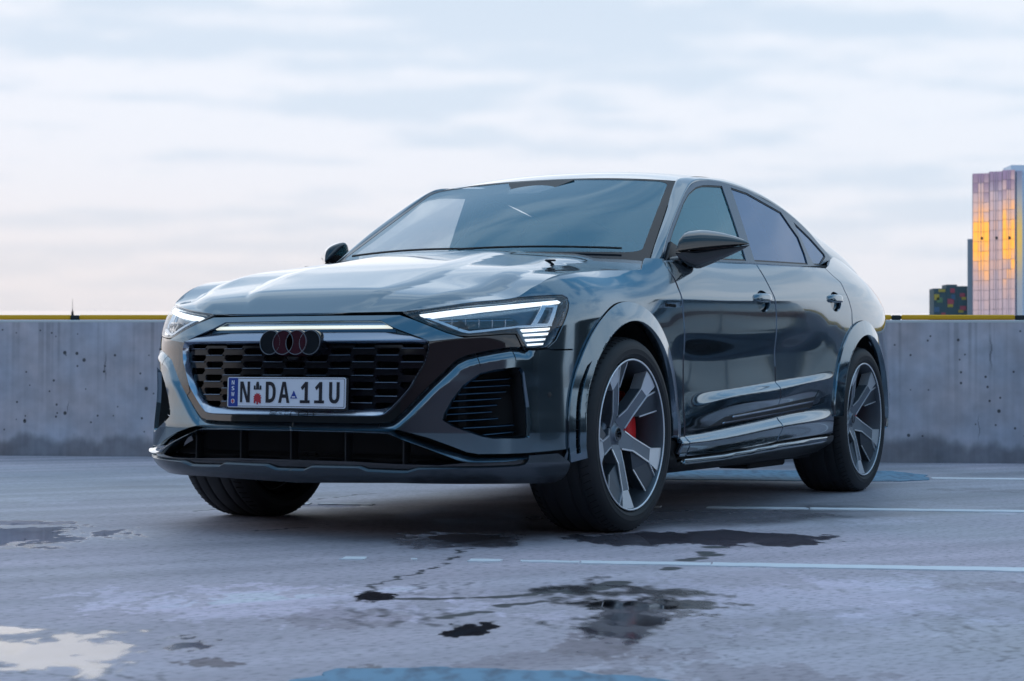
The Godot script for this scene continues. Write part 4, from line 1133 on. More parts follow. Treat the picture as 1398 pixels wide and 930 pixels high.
func wheels(car: Node3D) -> void:
	# profiles are (radius, outwards), 0 in the middle of the tread
	var tyre := Shape.new()
	var prof := [Vector2(0.285, 0.128), Vector2(0.297, 0.139), Vector2(0.304, 0.147), Vector2(0.3105, 0.1497), Vector2(0.312, 0.1520), Vector2(0.3145, 0.1520), Vector2(0.316, 0.1508), Vector2(0.330, 0.1528), Vector2(0.3335, 0.1526), Vector2(0.3345, 0.1512), Vector2(0.337, 0.1510), Vector2(0.350, 0.1475), Vector2(0.3625, 0.138), Vector2(0.3705, 0.126), Vector2(0.3752, 0.112)]
	var groove := [0.088, 0.036, -0.036, -0.088]
	for gx in groove:
		prof.append_array([Vector2(0.3785, gx + 0.0065), Vector2(0.3715, gx + 0.0045), Vector2(0.3715, gx - 0.0045), Vector2(0.3785, gx - 0.0065)])
	var rev := []
	for q in prof.slice(0, prof.find(Vector2(0.3752, 0.112)) + 1):
		rev.append(Vector2(q.x, -q.y))
	rev.reverse()
	prof.append_array(rev)
	tyre.lathe(prof, 96)
	var sipes := Shape.new()
	for k in 78:
		for sg in [1.0, -1.0]:
			sipes.box(Vector3.ZERO, Vector3(0.032, 0.0030, 0.0034), 0.0, Transform3D(Basis(Vector3.RIGHT, TAU * (k + 0.25 * sg) / 78.0), Vector3.ZERO) * Transform3D(Basis(Vector3.UP, 0.35 * sg) * Basis(Vector3.BACK, -0.26 * sg), Vector3(0.1165 * sg, 0.3733, 0)))
	var barrel := Shape.new()
	barrel.lathe([Vector2(0.293, 0.1425), Vector2(0.2915, 0.1445), Vector2(0.288, 0.1440), Vector2(0.2845, 0.136), Vector2(0.2800, 0.120), Vector2(0.268, 0.06), Vector2(0.262, -0.02), Vector2(0.270, -0.12)], 96)
	var lipm := Shape.new()
	lipm.lathe([Vector2(0.2935, 0.1435), Vector2(0.2925, 0.1462), Vector2(0.2880, 0.1462), Vector2(0.2865, 0.1435)], 96)
	var back_disc := Shape.new()
	back_disc.lathe([Vector2(0.0, -0.06), Vector2(0.265, -0.06)], 48)
	var rotor := Shape.new()
	rotor.lathe_sharp([Vector2(0.0, 0.03), Vector2(0.085, 0.03), Vector2(0.095, 0.005), Vector2(0.205, 0.005), Vector2(0.205, -0.025)], 48)
	var cal := Shape.new()
	var cg := []
	for i in 13:
		var an := deg_to_rad(lerpf(-46.0, 46.0, i / 12.0))
		var e := 1.0 - pow(absf(i / 6.0 - 1.0), 6.0) * 0.3
		var rr := []
		for q in [Vector2(0.120, 0.0), Vector2(0.123, 0.044 * e), Vector2(0.142, 0.060 * e), Vector2(0.205, 0.060 * e), Vector2(0.230, 0.040 * e), Vector2(0.234, -0.03)]:
			rr.append(Vector3(q.y, q.x * sin(an), -q.x * cos(an)))
		cg.append(rr)
	cal.grid(cg, Vector3(1, 0, 0))
	var hub := Shape.new()
	hub.lathe([Vector2(0.0, 0.082), Vector2(0.026, 0.082), Vector2(0.031, 0.078), Vector2(0.033, 0.068), Vector2(0.050, 0.066), Vector2(0.075, 0.060), Vector2(0.085, 0.045), Vector2(0.085, 0.0)], 40)
	var cap := Shape.new()
	cap.lathe([Vector2(0.0, 0.0845), Vector2(0.024, 0.0845), Vector2(0.026, 0.082)], 32)
	var parts := spoke_shapes()
	for w in [[0.0, 1.0, -0.0208, 8.0], [-2.928, 1.0, 0.0, 6.0], [0.0, -1.0, -0.0208, 20.0], [-2.928, -1.0, 0.0, 33.0]]:
		var o := Node3D.new()
		o.name = "wheel"
		car.add_child(o, true)
		o.position = Vector3(0.8085 * w[1], 0.377, w[0])
		o.rotation.y = w[2] + (PI if w[1] < 0.0 else 0.0)
		var ty := put(o, "tyre", tyre.mesh(), mt.rubber)
		put(ty, "tread_sipes", sipes.mesh(), mt.void).set_meta("kind", "stuff")
		put(o, "rim", barrel.mesh(), mt.rim_barrel)
		put(o, "rim_lip", lipm.mesh(), mt.rim_cut)
		put(o, "rim_back", back_disc.mesh(), mt.void)
		put(o, "brake_disc", rotor.mesh(), mt.disc)
		var c := put(o, "brake_caliper", cal.mesh(), mt.caliper)
		if w[1] < 0.0:
			c.rotation.x = PI
		if w[0] < -1.0:
			c.scale = Vector3(0.8, 0.8, 0.8)
		put(o, "hub", hub.mesh(), mt.rim_grey)
		put(o, "hub_cap", cap.mesh(), mt.gloss_black)
		for k in 5:
			var sp := put(o, "spoke", parts[0], mt.rim_grey)
			sp.rotation.x = deg_to_rad(-72.0 * k)
			put(sp, "spoke_cut", parts[1], mt.rim_cut)
			put(sp, "spoke_side", parts[2], mt.rim_barrel)
			var bolt := put(o, "wheel_bolt", parts[3], mt.void)
			bolt.rotation.x = deg_to_rad(-72.0 * k + 36.0)

# one spoke of five, as seen from outside: y up, to the right = -z; angles from straight right, counter-clockwise, drawn for the spoke at 46 degrees
func pol(r: float, deg: float, x: float) -> Vector3:
	var a := deg_to_rad(deg)
	return Vector3(x, r * sin(a), -r * cos(a))

func prism(sh: Shape, top: Array, drop: float) -> void:
	# a faceted block: the outline at its own depths, walls down by «drop» 
	var c := Vector3.ZERO
	for q in top:
		c += q / top.size()
	for i in top.size():
		var a: Vector3 = top[i]
		var b: Vector3 = top[(i + 1) % top.size()]
		sh.flat_tri(a, b, c, Vector3(1, 0, 0))
		sh.flat_quad(a, b, b - Vector3(drop, 0, 0), a - Vector3(drop, 0, 0), (a + b) * 0.5 - c)

func faces(sh: Shape, pts: Array, tops: Array, drop: float) -> void:
	var c := Vector3.ZERO
	for q in pts:
		c += q / pts.size()
	for f in tops:
		if f.size() == 4:
			sh.flat_quad(pts[f[0]], pts[f[1]], pts[f[2]], pts[f[3]], Vector3(1, 0, 0))
		else:
			sh.flat_tri(pts[f[0]], pts[f[1]], pts[f[2]], Vector3(1, 0, 0))
	for i in pts.size():
		var a: Vector3 = pts[i]
		var b: Vector3 = pts[(i + 1) % pts.size()]
		sh.flat_quad(a, b, b - Vector3(drop, 0, 0), a - Vector3(drop, 0, 0), (a + b) * 0.5 - c)

func strip(sh: Shape, a: Vector3, b: Vector3, w: float) -> void:
	var d := (b - a).normalized()
	var s := d.cross(Vector3.RIGHT).normalized() * w * 0.5
	var l := Vector3(0.0025, 0, 0)
	sh.flat_quad(a - s + l, b - s + l, b + s + l, a + s + l, Vector3.RIGHT)
	sh.flat_quad(a - s + l, b - s + l, b - s - l, a - s - l, -s)
	sh.flat_quad(a + s + l, b + s + l, b + s - l, a + s - l, s)

func spoke_shapes() -> Array:
	var R := 0.293
	var arm := Shape.new()
	# main arm
	var h1 := pol(0.055, 95, 0.068)
	var h2 := pol(0.060, 5, 0.068)
	var o1 := pol(0.73 * R, 55.5, 0.122)
	var o2 := pol(0.76 * R, 41, 0.124)
	var m2 := pol(0.40 * R, 37, 0.098)
	var m1 := pol(0.37 * R, 63, 0.094)
	faces(arm, [h1, h2, m2, o2, o1, m1], [[0, 1, 2, 5], [5, 2, 3, 4]], 0.05)
	# swept blade on the trailing side, from the arm down to the rim
	var blade_ := Shape.new()
	var r1 := pol(0.985 * R, 35, 0.130)
	var r2 := pol(0.985 * R, 18, 0.122)
	faces(blade_, [m2 + Vector3(-0.010, 0, 0), pol(0.62 * R, 21, 0.088), r2, r1, o2 + Vector3(-0.002, 0, 0)], [[0, 1, 4], [1, 2, 3, 4]], 0.05)
	# bright facets
	var cut := Shape.new()
	prism(cut, [o1, o2, pol(0.985 * R, 40, 0.137), pol(0.985 * R, 60, 0.137)], 0.05)
	strip(cut, h2.lerp(m2, 0.25), m2, 0.0065)
	strip(cut, m2, o2, 0.0065)
	strip(cut, h1.lerp(m1, 0.3), m1, 0.0050)
	strip(cut, m1, o1, 0.0050)
	strip(cut, o2, r1, 0.0065)
	strip(cut, pol(0.62 * R, 21, 0.090), r2, 0.0050)
	var bolt := Shape.new()
	bolt.lathe([Vector2(0.0, 0.068), Vector2(0.0105, 0.068), Vector2(0.0105, 0.05)], 16)
	for i in bolt.v.size():
		bolt.v[i] += pol(0.056, 46, 0.0)
	return [arm.mesh(), cut.mesh(), blade_.mesh(), bolt.mesh()]

# ------------------------------------------------------------------ sky
func sky_picture() -> ImageTexture:
	var w := 2048
	var h := 1024
	var px := PackedFloat32Array()
	px.resize(w * h * 3)
	var n1 := FastNoiseLite.new()
	n1.seed = 11
	n1.noise_type = FastNoiseLite.TYPE_SIMPLEX_SMOOTH
	n1.fractal_type = FastNoiseLite.FRACTAL_FBM
	n1.fractal_octaves = 6
	n1.fractal_gain = 0.55
	n1.frequency = 1.0
	var n2 := FastNoiseLite.new()
	n2.seed = 4
	n2.fractal_type = FastNoiseLite.FRACTAL_FBM
	n2.fractal_octaves = 3
	n2.frequency = 1.0
	var low := Vector3(0.70, 0.72, 0.76)
	for j in h / 2:
		var el := (0.5 - (j + 0.5) / h) * PI
		var y := sin(el)
		var cy := cos(el)
		for i in w:
			var az := wrapf((i + 0.5) / w * TAU, -PI, PI)      # 0 is straight ahead, to the right positive
			var dx := sin(az) * cy
			var dz := -cos(az) * cy
			var k := 1.0 / (y + 0.10)
			var u := dx * k
			var v := dz * k
			# thin layered cloud, drawn out along the wind
			var a := n1.get_noise_3d(u * 0.8 + 3.0, v * 2.0, 0.3)
			var fine := n1.get_noise_3d(u * 2.1 + 9.0, v * 3.6, 4.0)
			var b := n2.get_noise_3d(u * 0.22, v * 0.4 + 7.0, 1.7)
			var up := smoothstep(0.14, 0.55, y)
			var cover := smoothstep(lerpf(-0.42, -0.14, up), lerpf(0.30, 0.30, up), a * 0.9 + b * 0.6 + 0.06 - 0.10 * up + 0.8 * fine)
			var right := 0.5 + 0.5 * sin(az + 0.25)
			# clear air between the clouds
			var clear := Vector3(0.64, 0.69, 0.775).lerp(Vector3(0.11, 0.30, 0.52), up)
			var cloud := Vector3(0.79, 0.785, 0.835).lerp(Vector3(0.50, 0.635, 0.79), up)
			var c := clear.lerp(cloud, cover * (1.0 - 0.25 * up))
			c = c.lerp(Vector3(c.x * 0.81, c.y * 0.925, c.z * 0.985), right * 0.75)
			# warm low band, stronger to the left
			var band := exp(-pow((el - 0.030) / 0.065, 2.0)) * (1.0 - right)
			c = c.lerp(Vector3(0.775, 0.675, 0.635), minf(1.0, band * 1.15))
			# the sun is going down behind thin cloud at the back
			var off := absf(wrapf(az + 2.69, -PI, PI))
			var glow := exp(-pow(off / 0.11, 2.0)) * exp(-pow((el - 0.068) / 0.017, 2.0))
			var mauve := exp(-pow(off / 0.45, 2.0)) * smoothstep(0.088, 0.105, el) * (1.0 - smoothstep(0.13, 0.22, el))
			c = c.lerp(Vector3(0.22, 0.13, 0.24), mauve * 0.95)
			c = c.lerp(Vector3(2.3, 1.05, 0.10), clampf(glow * (1.0 + 1.2 * a), 0.0, 1.0))
			var at := (j * w + i) * 3
			px[at] = c.x
			px[at + 1] = c.y
			px[at + 2] = c.z
	for j in range(h / 2, h):
		for i in w:
			var at2 := (j * w + i) * 3
			px[at2] = low.x
			px[at2 + 1] = low.y
			px[at2 + 2] = low.z
	return ImageTexture.create_from_image(Image.create_from_data(w, h, false, Image.FORMAT_RGBF, px.to_byte_array()))

# ------------------------------------------------------------------ materials
var mt := {}

func mat(called: String, lin: Color, rough := 0.5, metal := 0.0) -> StandardMaterial3D:
	var m := StandardMaterial3D.new()
	m.resource_name = called
	m.albedo_color = lin.linear_to_srgb()
	m.roughness = rough
	m.metallic = metal
	mt[called] = m
	return m

func materials() -> void:
	var paint := mat("paint", Color(0.140, 0.197, 0.240), 0.11, 0.95)
	paint.clearcoat_enabled = true
	paint.clearcoat = 1.0
	paint.clearcoat_roughness = 0.02
	var gloss := mat("gloss_black", Color(0.006, 0.006, 0.008), 0.06, 0.0)
	gloss.clearcoat_enabled = true
	gloss.clearcoat = 1.0
	gloss.clearcoat_roughness = 0.02
	var frit := mat("frit", Color(0.012, 0.016, 0.022), 0.08)
	frit.metallic_specular = 0.35
	mat("black_plastic", Color(0.010, 0.010, 0.012), 0.45)
	mat("void", Color(0.004, 0.004, 0.005), 0.8)
	mat("grey_lip", Color(0.10, 0.115, 0.13), 0.22, 0.8)
	mat("frame_silver", Color(0.42, 0.48, 0.57), 0.14, 1.0)
	mat("bar_silver", Color(0.27, 0.32, 0.40), 0.16, 1.0)
	var gb := mat("grille_black", Color(0.008, 0.007, 0.010), 0.12)
	gb.metallic_specular = 0.38
	mat("trim", Color(0.06, 0.105, 0.155), 0.16, 0.95)
	mat("chrome", Color(0.55, 0.60, 0.68), 0.12, 1.0)
	mat("dark_chrome", Color(0.20, 0.24, 0.30), 0.16, 1.0)
	var g := mat("windscreen_glass", Color(0.05, 0.41, 0.60), 0.02, 0.28)  # teal in the colour stands in for blue sky mirrored in the glass
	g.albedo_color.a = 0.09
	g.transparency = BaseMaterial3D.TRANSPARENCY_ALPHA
	var g2 := mat("side_glass", Color(0.05, 0.46, 0.60), 0.02, 0.34)  # teal sky reflection put into this colour too
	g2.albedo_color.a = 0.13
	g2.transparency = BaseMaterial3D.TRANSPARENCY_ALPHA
	var g3 := mat("privacy_glass", Color(0.035, 0.14, 0.30), 0.02, 0.25)  # blue of the mirrored sky put into the colour
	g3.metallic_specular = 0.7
	var g4 := mat("lamp_glass", Color(0.8, 0.9, 1.0), 0.02)
	g4.albedo_color.a = 0.03
	g4.transparency = BaseMaterial3D.TRANSPARENCY_ALPHA
	var lit := mat("lit_white", Color(0.9, 0.92, 0.95), 0.3)
	lit.emission_enabled = true
	lit.emission = Color(0.95, 0.98, 1.0)
	lit.emission_energy_multiplier = 0.95
	var lit2 := mat("lit_warm", Color(0.9, 0.9, 0.8), 0.3)
	lit2.emission_enabled = true
	lit2.emission = Color(1.0, 1.0, 0.93)
	lit2.emission_energy_multiplier = 0.55
	mat("lamp_silver", Color(0.55, 0.62, 0.70), 0.25, 0.8)
	mat("lamp_dark", Color(0.05, 0.10, 0.15), 0.2, 0.5)
	mat("rubber", Color(0.016, 0.017, 0.020), 0.62)
	mat("rim_grey", Color(0.22, 0.25, 0.29), 0.5, 0.8)
	mat("rim_cut", Color(0.85, 0.88, 0.92), 0.42, 0.85)
	mat("rim_barrel", Color(0.11, 0.125, 0.145), 0.45, 0.8)
	mat("disc", Color(0.11, 0.11, 0.115), 0.35, 0.9)
	mat("caliper", Color(0.75, 0.015, 0.015), 0.3)
	mat("plate_white", Color(0.84, 0.84, 0.90), 0.4)
	mat("plate_blue", Color(0.012, 0.05, 0.30), 0.4)
	mat("plate_ink", Color(0.012, 0.012, 0.02), 0.4)
	mat("plate_red", Color(0.5, 0.03, 0.05), 0.4)
	mat("emblem", Color(0.010, 0.012, 0.016), 0.05)
	mat("reflection_and_lamp_red", Color(0.05, 0.010, 0.018), 0.08)
	mat("emblem_line", Color(0.17, 0.19, 0.22), 0.3, 0.7)
	mat("seat", Color(0.03, 0.045, 0.055), 0.6)
	mat("cabin", Color(0.035, 0.06, 0.075), 0.7)
	mat("yellow", Color(0.92, 0.47, 0.010), 0.5)
	mat("joint_black", Color(0.012, 0.02, 0.022), 0.6)
	mat("cap", Color(0.72, 0.71, 0.70), 0.8)

# ------------------------------------------------------------------ the car park and the city
const MAP_AT := Vector2(-5.0, -15.2)     # corner of the painted ground map (x, z)
const MAP_SIZE := Vector2(10.0, 12.0)
const PPM := 170.0
var gmap: Image
var rmap: Image
var rough_noise: FastNoiseLite

func wobble(sd: int, freq: float, oct := 4) -> FastNoiseLite:
	var n := FastNoiseLite.new()
	n.seed = sd
	n.noise_type = FastNoiseLite.TYPE_SIMPLEX_SMOOTH
	n.fractal_type = FastNoiseLite.FRACTAL_FBM
	n.fractal_octaves = oct
	n.frequency = freq
	return n

# darkens (or lightens) the ground map inside a ragged oval; size in metres; wet > 0 makes it smooth
func stain(at: Vector2, size: Vector2, turn: float, tint: Color, strength: float, wet: float, sd: int, ragged := 0.8, freq := 5.0, soft := 0.22) -> void:
	var n := wobble(sd, freq, 5)
	var reach := maxf(size.x, size.y) * 1.5
	var lo := ((at - Vector2(reach, reach) - MAP_AT) * PPM).floor()
	var hi := ((at + Vector2(reach, reach) - MAP_AT) * PPM).ceil()
	var c := cos(turn)
	var s := sin(turn)
	for y in range(maxi(0, int(lo.y)), mini(gmap.get_height(), int(hi.y))):
		for x in range(maxi(0, int(lo.x)), mini(gmap.get_width(), int(hi.x))):
			var p := MAP_AT + Vector2(x + 0.5, y + 0.5) / PPM - at
			var q := Vector2(p.x * c + p.y * s, -p.x * s + p.y * c) / size
			var l := q.length()
			if l > 1.45:
				continue
			var f := 1.0 - l + ragged * (n.get_noise_2d(p.x + at.x, (p.y + at.y) * 0.6) + 0.45 * n.get_noise_2d((p.x + at.x) * 4.3 + 11.0, (p.y + at.y) * 2.2))
			var k := smoothstep(0.0, soft, f) * strength
			if k <= 0.003:
				continue
			var g := gmap.get_pixel(x, y)
			gmap.set_pixel(x, y, Color(lerpf(g.r, g.r * tint.r, k), lerpf(g.g, g.g * tint.g, k), lerpf(g.b, g.b * tint.b, k)))
			if wet > 0.0:
				var r := rmap.get_pixel(x / 2, y / 2)
				rmap.set_pixel(x / 2, y / 2, Color.from_hsv(0, 0, lerpf(r.r, r.r * (1.0 - wet), k)))

func crack(pts: Array, width: float, strength: float, wet: float, sd: int, broken := 0.0) -> void:
	var n := wobble(sd, 3.0, 3)
	for i in pts.size() - 1:
		var a: Vector2 = pts[i]
		var b: Vector2 = pts[i + 1]
		var steps := maxi(2, int(a.distance_to(b) * 90.0))
		for t in steps:
			var q := a.lerp(b, float(t) / steps)
			q += Vector2(n.get_noise_2d(q.x * 2.0, q.y * 2.0), n.get_noise_2d(q.y * 2.0 + 50.0, q.x)) * 0.05
			if broken > 0.0 and n.get_noise_2d(q.x * 1.4 + 9.0, q.y * 1.4) < broken - 0.5:
				continue
			var w := width * (0.5 + 0.9 * absf(n.get_noise_2d(q.x * 5.0, q.y * 5.0 + 20.0)) * 2.0)
			var m := (q - MAP_AT) * PPM
			var r := maxi(1, ceili(w * PPM))
			for dy in range(-r, r + 1):
				for dx in range(-r, r + 1):
					var x := int(m.x) + dx
					var y := int(m.y) + dy
					if x < 0 or y < 0 or x >= gmap.get_width() or y >= gmap.get_height():
						continue
					var k := (1.0 - smoothstep(0.5, 1.0, Vector2(dx, dy).length() / (w * PPM + 0.5))) * strength
					if k <= 0.01:
						continue
					var g := gmap.get_pixel(x, y)
					var d := lerpf(1.0, 0.35, k)
					var floor_ := 0.30
					gmap.set_pixel(x, y, Color(maxf(g.r * d, minf(g.r, floor_)), maxf(g.g * d, minf(g.g, floor_)), maxf(g.b * d, minf(g.b, floor_))))
					if wet > 0.0:
						var rr := rmap.get_pixel(x / 2, y / 2)
						rmap.set_pixel(x / 2, y / 2, Color.from_hsv(0, 0, lerpf(rr.r, minf(rr.r, 1.0 - wet), k)))

func ground_maps() -> void:
	var w := int(MAP_SIZE.x * PPM)
	var h := int(MAP_SIZE.y * PPM)
	var big := wobble(21, 0.004, 4)
	var mid := wobble(22, 0.017, 5)
	var brush := wobble(23, 0.02, 4)
	var sw := w / 4
	var shh := h / 4
	gmap = Image.create(sw, shh, false, Image.FORMAT_RGB8)
	rmap = Image.create(sw, shh, false, Image.FORMAT_RGB8)
	for y in shh:
		for x in sw:
			var a := big.get_noise_2d(x, y)
			var b := mid.get_noise_2d(x, y)
			var c := brush.get_noise_2d((x * 0.5 + y * 0.85) * 2.6 + 6.0 * a, (x * 0.85 - y * 0.5) * 0.22)
			var edge := smoothstep(0.0, 0.08, minf(minf(float(x) / sw, 1.0 - float(x) / sw), minf(float(y) / shh, 1.0 - float(y) / shh)))
			var v := 0.80 + (0.09 * a + 0.07 * b + 0.13 * c) * edge
			var warm := clampf(0.5 + a * 0.8 + b * 0.3, 0.0, 1.0)
			gmap.set_pixel(x, y, Color(v * lerpf(0.97, 1.035, warm), v * lerpf(0.985, 0.965, warm), v * lerpf(1.03, 1.0, warm)))
			rmap.set_pixel(x, y, Color.from_hsv(0, 0, clampf(0.60 + (0.22 * b + 0.25 * a) * edge, 0.3, 0.9)))
	gmap.resize(w, h, Image.INTERPOLATE_CUBIC)
	rmap.resize(w / 2, h / 2, Image.INTERPOLATE_CUBIC)
	# the dark wet patch in the foreground and its arms
	var dark := Color(0.24, 0.22, 0.22)
	stain(Vector2(0.27, -5.38), Vector2(0.24, 0.30), -0.25, dark, 0.9, 0.22, 31, 1.1, 3.0, 0.6)
	stain(Vector2(0.42, -5.06), Vector2(0.20, 0.13), 0.1, dark, 0.9, 0.22, 32, 1.0, 4.0, 0.4)
	stain(Vector2(0.24, -4.72), Vector2(0.15, 0.36), 0.15, Color(0.5, 0.5, 0.51), 0.9, 0.25, 33, 1.0, 4.0, 0.6)
	stain(Vector2(0.33, -4.95), Vector2(0.16, 0.25), 0.0, Color(0.62, 0.61, 0.6), 0.9, 0.25, 34, 1.0, 4.0)
	stain(Vector2(0.19, -4.35), Vector2(0.10, 0.22), 0.0, Color(0.74, 0.70, 0.72), 0.8, 0.2, 35, 1.2, 6.0)
	stain(Vector2(-0.10, -4.57), Vector2(0.07, 0.14), 0.1, dark, 0.95, 0.5, 36, 1.1, 7.0)
	stain(Vector2(-0.37, -5.22), Vector2(0.05, 0.14), 0.0, dark, 0.9, 0.4, 37, 1.0, 8.0)
	stain(Vector2(-0.30, -3.95), Vector2(0.05, 0.08), 0.0, Color(0.5, 0.47, 0.47), 0.7, 0.2, 38, 1.2, 9.0)
	stain(Vector2(-0.66, -4.05), Vector2(0.08, 0.06), 0.0, Color(0.6, 0.56, 0.55), 0.8, 0.0, 39, 1.2, 8.0)
	# damp round the front wheel and nose, then soft shade painted under the car
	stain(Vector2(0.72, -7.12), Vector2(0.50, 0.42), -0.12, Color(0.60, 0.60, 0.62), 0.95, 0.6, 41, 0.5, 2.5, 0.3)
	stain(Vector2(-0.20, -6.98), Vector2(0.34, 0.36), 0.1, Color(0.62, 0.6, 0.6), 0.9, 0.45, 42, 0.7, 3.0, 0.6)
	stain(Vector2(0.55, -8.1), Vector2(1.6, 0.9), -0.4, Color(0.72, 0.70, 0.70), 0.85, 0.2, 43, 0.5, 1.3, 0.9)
	# pale dried patches and scuffs
	for k in 26:
		var r := wobble(60 + k, 1.0, 1)
		var at := Vector2(-2.2 + 5.0 * (0.5 + r.get_noise_2d(k * 13.7, 3.1) * 0.9), -10.5 + 7.0 * (0.5 + r.get_noise_2d(7.7, k * 9.3) * 0.9))
		var pale := k % 3 != 0
		stain(at, Vector2(0.22 + 0.2 * absf(r.get_noise_2d(k, 77.0)), 0.16), r.get_noise_2d(k, 5.0) * 2.0, Color(1.10, 1.10, 1.11) if pale else Color(0.84, 0.82, 0.82), 0.7, 0.0, 90 + k, 1.3, 5.0)
	stain(Vector2(-0.62, -5.1), Vector2(0.5, 0.35), 0.3, Color(1.13, 1.13, 1.15), 0.9, 0.0, 44, 1.4, 6.0)
	stain(Vector2(0.95, -5.2), Vector2(0.8, 0.5), -0.2, Color(1.10, 1.10, 1.12), 0.7, 0.0, 45, 1.3, 4.0)
	stain(Vector2(-1.1, -4.2), Vector2(0.35, 0.30), 0.0, Color(0.66, 0.65, 0.67), 0.8, 0.45, 46, 1.0, 5.0)
	stain(Vector2(-1.95, -7.1), Vector2(0.42, 0.5), 0.0, Color(0.72, 0.71, 0.73), 0.8, 0.5, 47, 0.9, 4.0)
	# pale patches and puddles with darker rims, the paleness put into the colour
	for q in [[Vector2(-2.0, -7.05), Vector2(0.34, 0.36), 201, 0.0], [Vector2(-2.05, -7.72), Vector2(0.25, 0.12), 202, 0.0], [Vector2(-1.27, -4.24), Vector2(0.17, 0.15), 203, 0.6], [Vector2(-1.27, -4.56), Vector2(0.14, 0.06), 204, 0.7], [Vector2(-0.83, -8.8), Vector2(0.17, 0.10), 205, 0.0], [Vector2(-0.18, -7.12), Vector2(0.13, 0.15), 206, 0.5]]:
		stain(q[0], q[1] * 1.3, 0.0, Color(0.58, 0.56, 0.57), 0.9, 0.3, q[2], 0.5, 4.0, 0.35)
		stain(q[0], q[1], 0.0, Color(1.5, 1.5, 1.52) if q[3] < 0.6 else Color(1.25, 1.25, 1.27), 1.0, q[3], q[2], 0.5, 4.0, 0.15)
	# cracks and wet tracks
	crack([Vector2(-0.023, -7.32), Vector2(-0.10, -6.94), Vector2(-0.17, -6.6), Vector2(-0.22, -6.19), Vector2(-0.31, -5.81), Vector2(-0.40, -5.51), Vector2(-0.39, -5.16)], 0.009, 0.85, 0.4, 51, 0.25)
	crack([Vector2(0.75, -6.83), Vector2(0.64, -6.42), Vector2(0.46, -5.9), Vector2(0.33, -5.63), Vector2(0.23, -5.44)], 0.034, 0.95, 0.5, 52, 0.40)
	crack([Vector2(-0.383, -5.24), Vector2(-0.27, -5.2), Vector2(-0.12, -5.22), Vector2(0.05, -5.31), Vector2(0.2, -5.45)], 0.020, 0.95, 0.4, 53, 0.34)
	crack([Vector2(-0.16, -4.83), Vector2(-0.05, -4.98), Vector2(0.08, -5.15), Vector2(0.2, -5.35)], 0.022, 0.9, 0.4, 54, 0.45)
	crack([Vector2(-1.4, -8.4), Vector2(-1.0, -9.1), Vector2(-0.7, -9.7)], 0.012, 0.5, 0.0, 55, 0.3)
	crack([Vector2(-0.99, -7.4), Vector2(-0.8, -7.55)], 0.010, 0.7, 0.0, 56, 0.2)
	# tyre scrub marks
	for t in 5:
		crack([Vector2(0.42 + 0.035 * t, -4.75), Vector2(0.36 + 0.04 * t, -4.3), Vector2(0.22 + 0.05 * t, -3.95)], 0.004, 0.34, 0.0, 70 + t, 0.48)
		crack([Vector2(1.0 + 0.05 * t, -4.9), Vector2(1.02 + 0.05 * t, -4.5), Vector2(0.95 + 0.05 * t, -4.1)], 0.008, 0.20, 0.0, 80 + t, 0.45)
	for t in 6:
		crack([Vector2(-1.15 + 0.05 * t, -4.05), Vector2(-1.0 + 0.055 * t, -3.86), Vector2(-0.86 + 0.06 * t, -3.6)], 0.010, 0.22, 0.0, 140 + t, 0.42)
	for t in 4:
		crack([Vector2(-0.42 + 0.075 * t, -4.98), Vector2(-0.34 + 0.075 * t, -4.62)], 0.016, 0.20, 0.0, 120 + t, 0.2)
		crack([Vector2(-0.27 + 0.045 * t, -5.62), Vector2(-0.29 + 0.045 * t, -5.3)], 0.011, 0.20, 0.0, 130 + t, 0.2)

func fine_grain(sd: int, freq: float, lo: float, size := 1024) -> NoiseTexture2D:
	var t := NoiseTexture2D.new()
	t.width = size
	t.height = size
	t.seamless = true
	t.noise = wobble(sd, freq, 5)
	var g := Gradient.new()
	g.offsets = PackedFloat32Array([0.0, 0.38, 0.62, 1.0])
	g.colors = PackedColorArray([Color(lo, lo, lo), Color(0.93, 0.93, 0.93), Color(0.97, 0.97, 0.97), Color(1, 1, 1)])
	t.color_ramp = g
	return t

# the grain of the screed runs slantwise over the deck
func grained(x: float, z: float) -> Vector2:
	var q := Vector2(x, z).rotated(0.55)
	return Vector2(q.x * 0.42, q.y * 0.95)

func sheet(x0: float, x1: float, z0: float, z1: float, y: float, uv2_scale := 0.6) -> ArrayMesh:
	var a := []
	a.resize(Mesh.ARRAY_MAX)
	a[Mesh.ARRAY_VERTEX] = PackedVector3Array([Vector3(x0, y, z0), Vector3(x1, y, z0), Vector3(x1, y, z1), Vector3(x0, y, z1)])
	a[Mesh.ARRAY_NORMAL] = PackedVector3Array([Vector3.UP, Vector3.UP, Vector3.UP, Vector3.UP])
	a[Mesh.ARRAY_TEX_UV] = PackedVector2Array([Vector2(0, 0), Vector2(1, 0), Vector2(1, 1), Vector2(0, 1)])
	a[Mesh.ARRAY_TEX_UV2] = PackedVector2Array([grained(x0, z0), grained(x1, z0), grained(x1, z1), grained(x0, z1)])
	a[Mesh.ARRAY_INDEX] = PackedInt32Array([0, 1, 2, 0, 2, 3])
	var m := ArrayMesh.new()
	m.add_surface_from_arrays(Mesh.PRIMITIVE_TRIANGLES, a)
	return m

